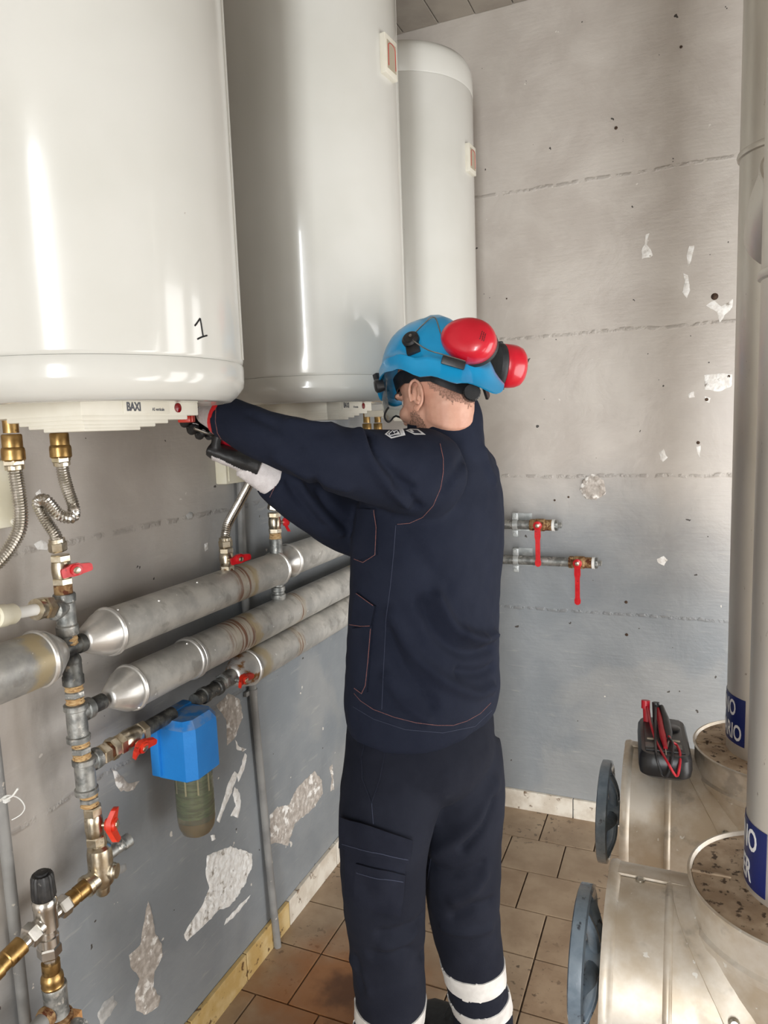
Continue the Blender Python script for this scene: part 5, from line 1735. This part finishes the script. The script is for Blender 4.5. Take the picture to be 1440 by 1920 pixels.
# seat
tr.sphere(tc(0.85) - FA * 0.045 , (0.125, 0.165, 0.12), 28, 18, Matrix((FA, LA, ZU)).transposed())
tme = remesh(tr, 0.0068, 8, 0.5)
co, no = get_co(tme), get_no(tme)
raw_bvh = bvh_of(tme)
FOLDS = [
    ([(790, 1720), (760, 1740), (715, 1750)], 0.012, -0.007),
    ([(780, 1745), (765, 1765), (720, 1775)], 0.010, 0.004),
    ([(795, 1790), (760, 1780), (700, 1790)], 0.012, -0.006),
    ([(660, 1800), (680, 1830), (690, 1860)], 0.012, 0.004),
    ([(650, 1770), (668, 1800), (680, 1850)], 0.012, -0.005),
    ([(930, 1470), (895, 1540), (850, 1580), (815, 1600)], 0.015, 0.006),
    ([(925, 1500), (905, 1550), (870, 1590)], 0.010, -0.008),
    ([(805, 1620), (850, 1640), (905, 1620)], 0.012, -0.006),
    ([(910, 1640), (890, 1670), (850, 1690)], 0.012, 0.006),
    ([(920, 1690), (890, 1700), (850, 1720)], 0.012, -0.006),
    ([(830, 1740), (870, 1750), (920, 1740)], 0.011, 0.005),
    ([(690, 1560), (720, 1640), (740, 1700)], 0.022, 0.003),
]
disp = np.zeros(len(co))
for pts, w, h in FOLDS:
    pl = surf(pts)
    if len(pl) > 1:
        disp += 1.6 * h * np.exp(-(seg_dist(co, pl) / w) ** 2)
disp += 0.0035 * noisevec(co, 10.0, 5.0) + 0.0015 * noisevec(co, 30.0, 1.0)
set_co(tme, co + no * disp[:, None])
trousers = link_mesh('trousers', tme, M['navy_tr'], person, 0)
tme.shade_smooth()
tb_ = bvh_of(tme)
TC = get_co(tme)


def leg_band(P, za, zb):
    """reflective band around one leg between two heights (a slight slope follows the leg)"""
    pts, rr = lerp_path(P, 6)
    ax = seg_dist(TC, [np.array(p) for p in pts])
    other = LEG_R if P is LEG_L else LEG_L
    pts2, _ = lerp_path(other, 6)
    ax2 = seg_dist(TC, [np.array(p) for p in pts2])
    m_ = (TC[:, 2] > za) & (TC[:, 2] < zb) & (ax < ax2)
    return shell_from('reflective_band', tme, m_, 0.0015, 0.0015, M['reflect'], trousers)


leg_band(LEG_R, 0.250, 0.306)
leg_band(LEG_R, 0.150, 0.206)
leg_band(LEG_L, 0.250, 0.306)
leg_band(LEG_L, 0.150, 0.206)

# ---- stitching, seams and pockets
st = MB()
seam_line(jb_, [(825, 832), (831, 860), (831, 885), (826, 915), (812, 948), (792, 970), (768, 981), (745, 983)], 0.0007, mb=st)
obj('armhole_stitching', st, M['thread'], jacket, 60)
st = MB()
seam_line(jb_, [(664, 1300), (676, 1314), (700, 1330), (740, 1345), (780, 1355), (820, 1360), (850, 1360), (875, 1352), (900, 1338), (920, 1318)], 0.0007, mb=st)
obj('seam_stitching', st, M['thread'], jacket, 60)
st = MB()
seam_line(jb_, [(742, 985), (738, 1040), (732, 1100), (724, 1160), (720, 1240), (716, 1330)], 0.0007, mb=st)
seam_line(jb_, [(662, 1325), (700, 1348), (760, 1368), (830, 1374), (890, 1362), (922, 1332)], 0.0007, mb=st)
obj('side_seam', st, M['thread_blue'], jacket, 60)
st = MB()
seam_line(jb_, [(506, 932), (516, 912), (526, 886)], 0.0007, mb=st)
seam_line(jb_, [(405, 765), (404, 790), (408, 812), (418, 828)], 0.0007, mb=st)
obj('cuff_stitching', st, M['thread'], jacket, 60)


def patch(name, bvh, quad, off, thick, material, parent, n=14):
    mb = skin_patch(bvh, quad, off, thick, n)
    if mb is None:
        print('patch missed', name, quad)
        return None
    return obj(name, mb, material, parent, 50)


cp = patch('chest_pocket', jb_, [(672, 955), (704, 952), (708, 1040), (668, 1050)], 0.001, 0.0035, M['navy'], jacket)
lp_ = patch('lower_pocket', jb_, [(664, 1178), (700, 1172), (690, 1298), (668, 1290)], 0.001, 0.004, M['navy'], jacket)
lf_ = patch('pocket_flap', jb_, [(672, 1112), (706, 1136), (698, 1174), (662, 1172)], 0.003, 0.005, M['navy'], jacket)
st = MB()
seam_line(jb_, [(668, 1048), (684, 1054), (706, 1040), (708, 990), (703, 953)], 0.0008, off=0.0055, mb=st)
seam_line(jb_, [(674, 1112), (704, 1134)], 0.0008, off=0.009, mb=st)
seam_line(jb_, [(662, 1170), (680, 1172), (698, 1172)], 0.0008, off=0.009, mb=st)
seam_line(jb_, [(698, 1178), (693, 1240), (688, 1285), (681, 1300), (668, 1290)], 0.0008, off=0.0058, mb=st)
obj('pocket_stitching', st, M['thread'], jacket, 60)
# shoulder badges
b1 = MB()


def poly_patch(bvh, poly, off, thick, material, name, parent, n=8):
    """a small flat print: polygon fan draped over the surface"""
    cx_, cy_ = sum(p[0] for p in poly) / len(poly), sum(p[1] for p in poly) / len(poly)
    V, F = [], []
    R_ = 4
    rings_ = []
    for k in range(1, R_ + 1):
        ring = []
        for i in range(len(poly)):
            a, c = poly[i], poly[(i + 1) % len(poly)]
            for q in range(4):
                t = q / 4
                x, y = a[0] + (c[0] - a[0]) * t, a[1] + (c[1] - a[1]) * t
                p, nn = hit(bvh, cx_ + (x - cx_) * k / R_, cy_ + (y - cy_) * k / R_)
                if p is None:
                    return None
                ring.append(p + nn * (off + thick))
        rings_.append(ring)
    p, nn = hit(bvh, cx_, cy_)
    V = [p + nn * (off + thick)] + [v for r in rings_ for v in r]
    n_ = len(rings_[0])
    F = [(0, 1 + j, 1 + (j + 1) % n_) for j in range(n_)]
    for k in range(R_ - 1):
        a, c = 1 + k * n_, 1 + (k + 1) * n_
        F += [(a + j, c + j, c + (j + 1) % n_, a + (j + 1) % n_) for j in range(n_)]
    return obj(name, MB().add(V, F), material, parent, 50)


def badge(outer, inner, white, tri):
    o = poly_patch(jb_, outer, 0.0006, 0.0006, M['badge'], 'shoulder_badge', jacket)
    if o is None:
        print('badge missed')
        return
    o['label'] = 'white outlined badge'
    poly_patch(jb_, inner, 0.0006, 0.0011, M['navy_flat'], 'badge_ground', o)
    for w_ in white:
        poly_patch(jb_, w_, 0.0006, 0.0016, M['badge'], 'badge_emblem', o)
    mb = MB()
    for t_ in tri:
        seam_line(jb_, t_, 0.0009, off=0.0018, step=3, mb=mb)
    if mb.v:
        obj('badge_line', mb, M['badge'], o, 50)


badge([(721, 815), (732, 805.5), (756, 804), (760, 817), (733, 823)], [(725, 815), (733, 808), (748, 807), (751, 816.5), (734, 820.5)],
      [[(738, 817), (747, 811), (750, 816.5)]], [[(728, 815), (736, 809), (741, 816), (731, 818), (728, 815)], [(737, 811), (744, 809), (748, 815)], [(754, 806), (757.5, 815)]])
badge([(760, 808), (769, 805), (784, 805.5), (798, 816), (777, 816)], [(765, 808.5), (771, 807), (782, 807.5), (790, 814), (777, 813.5)],
      [[(767, 808.5), (772, 807.5), (776, 811.5), (772, 812)]], [])
# zip collar line
st = MB()
seam_line(jb_, [(782, 800), (805, 789), (835, 780), (872, 778)], 0.0007, mb=st)
obj('collar_edge', st, M['thread_blue'], jacket, 60)

# trouser pockets
patch('thigh_pocket', tb_, [(650, 1580), (762, 1600), (748, 1712), (650, 1680)], 0.001, 0.004, M['navy_patch'], trousers)
patch('small_pocket', tb_, [(672, 1616), (756, 1636), (748, 1712), (668, 1694)], 0.006, 0.004, M['navy_patch'], trousers)
patch('pocket_flap', tb_, [(646, 1532), (768, 1572), (762, 1616), (644, 1588)], 0.006, 0.006, M['navy_patch'], trousers)
st = MB()
seam_line(tb_, [(690, 1370), (678, 1420), (680, 1460), (697, 1505), (712, 1460), (724, 1400)], 0.0016, off=0.001, mb=st)
obj('hip_pocket_edge', st, M['navy_patch'], trousers, 60)
st = MB()
seam_line(tb_, [(697, 1505), (700, 1545)], 0.0007, mb=st)
seam_line(tb_, [(650, 1580), (700, 1594), (760, 1607)], 0.0009, off=0.0125, mb=st)
seam_line(tb_, [(674, 1632), (710, 1642), (752, 1648)], 0.0009, off=0.0105, mb=st)
seam_line(tb_, [(808, 1610), (797, 1680), (790, 1740), (796, 1820), (796, 1900)], 0.0007, mb=st)
obj('seam_stitching', st, M['thread_blue'], trousers, 60)
lpq = MB()
p0, n0 = hit(tb_, 930, 1352)
if p0 is not None:
    for dx in ((0.012, 0.012), (-0.004, 0.018), (0.004, -0.022)):
        lpq.tube(crom([p0, p0 + n0 * 0.008 + CR * dx[0] * 0.5 + CU * dx[1] * 0.6, p0 + n0 * 0.006 + CR * dx[0] + CU * dx[1]], 4), (0.0025), 6)
    obj('belt_tie', lpq, M['navy_patch'], trousers)


# ---- shoes
def shoe(a, f):
    f = Vector(f).normalized()
    l = Vector((-f.y, f.x, 0))
    a = Vector((a[0], a[1], 0))
    mb = MB()
    S_ = [(-0.085, 0.026, 0.085), (-0.075, 0.036, 0.10), (-0.03, 0.040, 0.115), (0.03, 0.043, 0.105), (0.09, 0.048, 0.078), (0.14, 0.048, 0.062), (0.185, 0.042, 0.052), (0.21, 0.026, 0.040)]
    R = []
    for x_, w_, h_ in S_:
        ring = []
        for j in range(20):
            q = 2 * PI * j / 20
            y_, z_ = math.cos(q), math.sin(q)
            z2 = 0.02 + (h_ - 0.02) * (0.5 + 0.5 * math.copysign(abs(z_) ** 0.8, z_))
            ring.append(a + f * x_ + l * (w_ * math.copysign(abs(y_) ** 0.7, y_)) + ZU * z2)
        R.append(ring)
    mb.rings(R)
    o = obj('shoe', mb, M['shoe'], person, 60)
    so = MB()
    out = [(-0.09, 0.028), (-0.06, 0.041), (0.03, 0.045), (0.10, 0.052), (0.16, 0.050), (0.20, 0.036), (0.218, 0.012)]
    poly = [(x_, y_) for x_, y_ in out] + [(x_, -y_) for x_, y_ in reversed(out)]
    so.prism(poly, a + ZU * 0.0075, f, l, ZU, 0.024)
    obj('sole', so, M['black_plastic'], o, 30)
    for k in range(4):
        x_ = 0.045 + 0.022 * k
        obj('lace', MB().tube(crom([a + f * x_ + l * -0.026 + ZU * (0.098 - 0.008 * k), a + f * (x_ + 0.004) + ZU * (0.112 - 0.0105 * k), a + f * x_ + l * 0.026 + ZU * (0.098 - 0.008 * k)], 4), 0.0025, 6), M['foam'], o)
    return o


shoe((-0.640, 1.392), FA)
shoe((-0.440, 1.568), (-0.95, 0.30, 0))


# ---- gloves
def hand(name, Wp, F, Np, thumb_side, curls, label, cuff_to, k=1.0, thumb=(0.55, 0.75, 0.35), thumb_curl=0.5):
    Wp, F, Np = Vector(Wp), Vector(F).normalized(), Vector(Np)
    Np = (Np - F * F.dot(Np)).normalized()
    T = F.cross(Np)
    if T.dot(Vector(thumb_side)) < 0:
        T = -T
    mb = MB()
    R = []
    for s, w_, h_ in [(-0.015, 0.030, 0.024), (0.01, 0.034, 0.024), (0.04, 0.042, 0.022), (0.075, 0.045, 0.019), (0.098, 0.043, 0.015)]:
        R.append([Wp + F * s * k + T * (w_ * k * math.cos(q)) + Np * (h_ * k * math.sin(q)) for q in np.linspace(0, 2 * PI, 19)[:-1]])
    mb.rings(R)
    spec = [(0.033, (0.044, 0.027, 0.023), 0.0098), (0.011, (0.049, 0.030, 0.024), 0.0100), (-0.011, (0.045, 0.028, 0.023), 0.0096), (-0.032, (0.036, 0.022, 0.020), 0.0088)]
    for (ot, seg, rr), cu in zip(spec, curls):
        p = Wp + (F * (0.085 - abs(ot - 0.011) * 0.15) + T * ot) * k
        pts, rad = [p - F * 0.02 * k, p], [rr * k, rr * 1.08 * k]
        a = 0.0
        spread = T * (ot * 1.6)
        for L_, da in zip(seg, cu):
            a += math.radians(da)
            d = (F * math.cos(a) + Np * math.sin(a) + spread * max(0.0, math.cos(a))).normalized()
            p = p + d * L_ * k
            pts.append(p)
            rad.append(rad[-1] * 0.93)
        P2 = crom(pts, 4)
        r2 = [v.x for v in crom([Vector((r, 0, 0)) for r in rad], 4)]
        mb.tube(P2, r2, 12)
        mb.sphere(pts[-1], r2[-1], 12, 8)
    p = Wp + (F * 0.028 + T * 0.030) * k
    d = (F * thumb[0] + T * thumb[1] + Np * thumb[2]).normalized()
    pts, rad = [p - d * 0.012, p], [0.013 * k, 0.0135 * k]
    for L_, cc in zip((0.042, 0.032, 0.024), (0.0, thumb_curl, thumb_curl)):
        d = (d + (F * 0.5 - T * 0.5 + Np * 0.4) * cc).normalized()
        p = p + d * L_ * k
        pts.append(p)
        rad.append(rad[-1] * 0.92)
    mb.tube(crom(pts, 4), [v.x for v in crom([Vector((r, 0, 0)) for r in rad], 4)], 12)
    mb.sphere(pts[-1], rad[-1], 12, 8)
    me = remesh(mb, 0.0030, 3, 0.5)
    co, no = get_co(me), get_no(me)
    set_co(me, co + no * (0.0012 * noisevec(co, 70.0) + 0.0018 * noisevec(co, 28.0, 3.0))[:, None])
    g = link_mesh(name, me, M['glove'], person, 0)
    me.shade_smooth()
    g['label'] = label
    kn_ = no @ np.array(Np)
    al_ = (co - np.array(Wp)) @ np.array(F)
    shell_from('knit_back', me, (kn_ < -0.72) & (al_ < 0.085 * k), 0.0004, 0.0010, M['knit'], g)
    # knitted cuff, running from the hand back into the sleeve
    c0, c1 = Wp + F * 0.022 * k, Vector(cuff_to)
    ax = (c0 - c1)
    cf = MB()
    n_ = 22
    RR = []
    for i in range(n_ + 1):
        t = i / n_
        r = 0.0335 + 0.003 * (1 - t) + (0.0007 if i % 2 else -0.0007)
        RR.append((c1.lerp(c0, t), r))
    RR[-1] = (RR[-1][0], RR[-1][1] * 0.93)
    cf.tube([p for p, r in RR], [(r, r * 0.86) for p, r in RR], 28)
    obj('knit_cuff', cf, M['knit'], g, 60)
    return g


gl = hand('glove', GLW, GLF, -ZU * 0.75 - AW * 0.2 + E_L * 0.15, AW,
          [(55, 75, 60), (60, 80, 60), (66, 82, 60), (68, 82, 60)], 'black glove under the heater, holding a red cap', WL + (WL - GLW) * 0.35, k=0.9)
gr = hand('glove', GRW, GRF, CU * 0.95 - AW * 0.12, AW,
          [(70, 72, 55), (74, 74, 55), (76, 74, 55), (80, 72, 50)], 'black glove with grey cuff, closed on a red handle', WR + (WR - GRW) * 0.35, thumb=(0.65, 0.55, 0.6))

# ---- helmet with ear defenders (his helmet tilts with the head)
hb = Vector((0.0, 0.0, 0.0))


def hx(x, y, z):
    return HEAD + HHM @ Vector((x * 0.94, y * 0.96, z))


def helmet_rim(th):
    """radius x, y and rim height by angle from the front"""
    c = math.cos(th)
    z = 0.036 + 0.018 * math.cos(2 * (th - 0.0)) * 0 + 0
    # low at the brow, arched over the ear, low at the nape
    a = abs(((th + PI) % (2 * PI)) - PI)          # 0 front .. pi back
    pts = [(0.0, 0.026), (0.45, 0.036), (0.95, 0.058), (1.25, 0.064), (1.55, 0.054), (2.0, 0.012), (2.5, -0.024), (PI, -0.058)]
    for (a0, z0), (a1, z1) in zip(pts, pts[1:]):
        if a <= a1 + 1e-6:
            t = (a - a0) / (a1 - a0)
            t = t * t * (3 - 2 * t)
            return z0 + (z1 - z0) * t
    return pts[-1][1]


HCX = -0.012
NSEG = 72


def helmet_ring(t, grow=0.0):
    """t 0 at the rim .. 1 at the crown"""
    out = []
    for j in range(NSEG):
        th = 2 * PI * j / NSEG
        zr = helmet_rim(th)
        top = 0.170
        ph = t * PI / 2
        rr = math.cos(ph) ** 0.72 if t < 0.9999 else 0.0
        rx = (0.142 if math.cos(th) > 0 else 0.134) + grow
        ry = 0.116 + grow
        z = zr + (top + grow - zr) * (math.sin(ph) ** 1.12)
        ridge = 0.006 * math.exp(-(math.sin(th) / 0.35) ** 2) * math.sin(ph) if True else 0
        flare = 0.010 * max(0.0, 1 - t / 0.10) + (0.006 if t < 0.22 else 0.0)
        out.append(hx(HCX + (rx + flare) * rr * math.cos(th), (ry + flare) * rr * math.sin(th), z + ridge))
    return out


hm = MB()
ts = [0.0, 0.03, 0.07, 0.12, 0.18, 0.215, 0.225, 0.30, 0.4, 0.5, 0.6, 0.7, 0.8, 0.9, 0.97, 0.995]
RO = [helmet_ring(t) for t in ts]
RI = [helmet_ring(t, -0.005) for t in ts]
hm.rings(RO, False)
n0 = len(hm.v)
hm.rings(RI, False)
for j in range(NSEG):
    k = (j + 1) % NSEG
    hm.f.append((j, n0 + j, n0 + k, k))
hm.f.append(tuple((len(ts) - 1) * NSEG + j for j in range(NSEG)))
hm.f.append(tuple(n0 + (len(ts) - 1) * NSEG + j for j in reversed(range(NSEG))))
helmet = obj('helmet', hm, M['helmet'], person, 60)
helmet['label'] = 'blue safety helmet with red ear defenders pushed back'
hb_ = bvh_of(helmet.data)
# harness band and neck strap with ratchet knob
bn = MB()
R = []
for j in range(49):
    th = 2 * PI * j / 48
    a = abs(((th + PI) % (2 * PI)) - PI)
    z = 0.046 + (0.004 if a < 1.4 else -0.062 * ((a - 1.4) / 1.74) ** 1.1)
    w_ = 0.015
    x_, y_ = HCX + 0.006 + 0.104 * math.cos(th), 0.083 * math.sin(th)
    if j < 48:
        R.append([hx(x_ * 1.0, y_, z - w_), hx(x_ * 1.03, y_ * 1.04, z - w_), hx(x_ * 1.03, y_ * 1.04, z + w_), hx(x_, y_, z + w_)])
bn.rings(R, False, True)
obj('headband', bn, M['black_plastic'], helmet, 30)
for s in (1, -1):
    stp = MB()
    P = [hx(-0.055, s * 0.079, 0.022), hx(-0.075, s * 0.072, 0.004), hx(-0.100, s * 0.048, -0.022), hx(-0.112, s * 0.020, -0.038)]
    P = crom(P, 4)
    stp.rings([[p + UH * 0.019, p + UH * 0.019 + (p - hx(-0.03, 0, 0)).normalized() * 0.006, p - UH * 0.015 + (p - hx(-0.03, 0, 0)).normalized() * 0.006, p - UH * 0.015] for p in P])
    obj('neck_strap', stp, M['black_plastic'], helmet, 30)
kb = MB()
ka = (HM @ Vector((-0.75, 0.62, -0.1))).normalized()
kc_ = hx(-0.113, 0.030, -0.040)
kb.rings([[kc_ + ka * h + (ka.orthogonal().normalized() * math.cos(2 * PI * j / 36) + ka.cross(ka.orthogonal().normalized()) * math.sin(2 * PI * j / 36)) * (r + (0.0008 if j % 2 else 0)) for j in range(36)]
          for r, h in [(0.017, -0.004), (0.0185, 0.0), (0.0185, 0.014), (0.016, 0.017)]])
obj('ratchet_knob', kb, M['black_plastic'], helmet, 20)
# ear defender pivot, arms and cups
pv, pn = hit(hb_, 772, 640)
if pv is None:
    pv, pn = hx(0.03, 0.11, 0.08), LH
pm = MB().lathe([(0.017, -0.002), (0.019, 0.002), (0.019, 0.010), (0.014, 0.013), (0.013, 0.016), (0.006, 0.017)], pv, pn, 26)
w_ = pn.cross(UH).normalized()
dn = w_.cross(pn).normalized()
if dn.dot(UH) > 0:
    dn = -dn
Rm = Matrix((w_, dn, pn)).transposed()
pm.box(pv + dn * 0.020 + pn * 0.001, (0.030, 0.030, 0.010), bev=0.003, m3=Rm)
obj('defender_pivot', pm, M['black_plastic'], helmet)
obj('pivot_rivet', MB().lathe([(0.0035, 0.016), (0.0035, 0.0185), (0.001, 0.019)], pv + w_ * -0.004, pn, 12), M['wire'], helmet)


def cup(c, n, lng, label, a=0.060, b_=0.047, deep=0.040):
    c, n = Vector(c), Vector(n).normalized()
    u = Vector(lng)
    u = (u - n * u.dot(n)).normalized()
    v = n.cross(u)
    mb = MB()

    def ring(s, h):
        out = []
        for j in range(40):
            q = 2 * PI * j / 40
            egg = 1.0 + 0.10 * math.cos(q)
            out.append(c + n * h + u * a * s * math.cos(q) * 1.0 + v * b_ * s * egg * math.sin(q))
        return out
    mb.rings([ring(0.96, -0.002), ring(1.0, 0.0), ring(1.0, deep * 0.30), ring(0.97, deep * 0.55), ring(0.88, deep * 0.78), ring(0.70, deep * 0.93), ring(0.42, deep * 1.0), ring(0.05, deep * 1.02)])
    o = obj('ear_cup', mb, M['muff'], helmet, 60)
    o['label'] = label
    fo = MB()
    fo.rings([ring(0.90, -0.016), ring(0.97, -0.017), ring(1.01, -0.012), ring(1.01, -0.004), ring(0.97, -0.001), ring(0.9, -0.001)])
    obj('cushion', fo, M['foam'], helmet, 60)
    return c, n, u, v


c1, n1, u1, v1 = cup(atd(880, 643, 1.49), Vector((0.06, -0.92, 0.36)), CR * 0.93 - CU * 0.36, 'near red ear cup on the helmet\'s side', 0.060, 0.047, 0.042)
c2, n2, u2, v2 = cup(atd(942, 686, 1.70), CR * 0.95 + AW * 0.22 - CU * 0.04, CU, 'far red ear cup sticking out behind the helmet', 0.052, 0.046, 0.055)
wr = MB()
q0 = pv + pn * 0.010
wr.tube(crom([q0] + [hit(hb_, x, y)[0] + hit(hb_, x, y)[1] * 0.006 for x, y in ((793, 614), (815, 600), (838, 595))] + [c1 - n1 * 0.012 + CU * 0.046], 6), 0.0013, 8)
wr.tube(crom([q0, atd(800, 655, 1.455), atd(828, 664, 1.445), atd(872, 677, 1.43)], 6), 0.0013, 8)
obj('wire_arm', wr, M['wire'], helmet)
br = MB().box(atd(850, 680, 1.463), (0.050, 0.012, 0.018), bev=0.003, m3=Matrix((CR * 0.96 - CU * 0.28, AW, CU * 0.96 + CR * 0.28)).transposed())
obj('cup_bracket', br, M['black_plastic'], helmet)
br = MB().box(c2 - n2 * 0.008 + u2 * 0.054, (0.016, 0.012, 0.008), bev=0.002).box(c2 - n2 * 0.004 - u2 * 0.054, (0.016, 0.012, 0.008), bev=0.002)
obj('cup_bracket', br, M['black_plastic'], helmet)
wr = MB().tube(crom([c2 - n2 * 0.01 + u2 * 0.05, hx(-0.11, -0.10, 0.10), hx(-0.02, -0.128, 0.10), hx(0.03, -0.124, 0.085)], 6), 0.0013, 8)
obj('wire_arm', wr, M['wire'], helmet)
# print on the near cup
for k in range(3):
    s0 = c1 + n1 * (0.0415) + u1 * (0.022 + 0.004 * k)
tm = text_mesh('SNR 27', 0.010, 0.0003, 0.0)
cb_ = bvh_of([o for o in bpy.data.objects if o.name.startswith('ear_cup')][0].data)
PRN = MB()
for row, (xa, ya, xb, yb) in enumerate([(899, 636, 904, 620), (903, 639, 907, 622), (906, 640, 910, 625)]):
    for seg_ in range(5):
        t0, t1 = seg_ / 5 + 0.02, seg_ / 5 + 0.15
        seam_line(cb_, [(xa + (xb - xa) * t0, ya + (yb - ya) * t0), (xa + (xb - xa) * t1 + 1.2, ya + (yb - ya) * t1)], 0.0008, off=0.0003, step=1, mb=PRN)
if PRN.v:
    obj('cup_print', PRN, M['ink'], helmet, 60)
# smoked visor in front of the brow with its black edge and side clip
vz = MB()
ZT = [0.062, 0.040, 0.015, -0.010]
R = []
edge = []
for i in range(25):
    th = math.radians(-62 + 124 * i / 24)
    zb_ = -0.016 + 0.020 * math.exp(-(th / 0.20) ** 2) - 0.006 * math.cos(th * 2.2)
    col_ = []
    for z_ in (0.058, 0.036, 0.016, zb_ + 0.006):
        bulge = 0.012 * (1 - ((z_ + 0.006) / 0.05) ** 2)
        col_.append((HCX + (0.150 + bulge) * math.cos(th), (0.118 + bulge * 0.6) * math.sin(th), z_))
    R.append([hx(*c_) for c_ in col_] + [hx(c_[0] - 0.0022 * math.cos(th), c_[1] - 0.0022 * math.sin(th), c_[2]) for c_ in reversed(col_)])
    edge.append(R[-1][3])
vz.rings(R)
vo = obj('visor', vz, M['visor'], helmet, 60)
obj('visor_edge', MB().tube(edge, 0.0024, 8), M['black_plastic'], vo)
for s in (1, -1):
    p = hx(HCX + 0.160 * math.cos(1.0), s * 0.130 * math.sin(1.0), 0.050)
    nn = (p - hx(HCX, 0, 0.045)).normalized()
    obj('visor_pivot', MB().lathe([(0.013, -0.010), (0.015, 0.0), (0.015, 0.007), (0.011, 0.010), (0.006, 0.0105)], p, nn, 22), M['black_plastic'], helmet)
obj('front_clip', MB().box(hx(0.128, 0.052, 0.085), (0.014, 0.012, 0.034), bev=0.003, m3=HM), M['black_plastic'], helmet)

# ------------------------------------------------------------------ tools in his hands
sd_ = thing('screwdriver', 'screwdriver with a dark red handle in the closed lower glove', 'screwdriver', atd(428, 828, 1.50))
pa, pb2 = atd(452, 836, 1.52), atd(404, 818, 1.47)
dd = (pb2 - pa).normalized()
obj('handle', MB().lathe([(0.010, -0.03), (0.0145, -0.024), (0.0145, 0.030), (0.0115, 0.045), (0.0135, 0.055), (0.008, 0.062)], pa, dd, 12), M['probe_red'], sd_)
obj('shaft', MB().lathe([(0.003, 0.06), (0.003, 0.12)], pa, dd, 12), M['metal_tip'], sd_)
rc = thing('red_cap', 'small bright red plastic cap held in the upper glove under the terminal cover', 'cap', atd(350, 786, 1.385))
obj('cap_body', MB().box(atd(349, 786, 1.385), (0.026, 0.024, 0.013), rz=0.3, bev=0.003), M['red_orange'], rc, 30)
obj('cap_tab', MB().box(atd(360, 782, 1.385), (0.008, 0.014, 0.020), rz=0.3, bev=0.002), M['red_orange'], rc, 30)
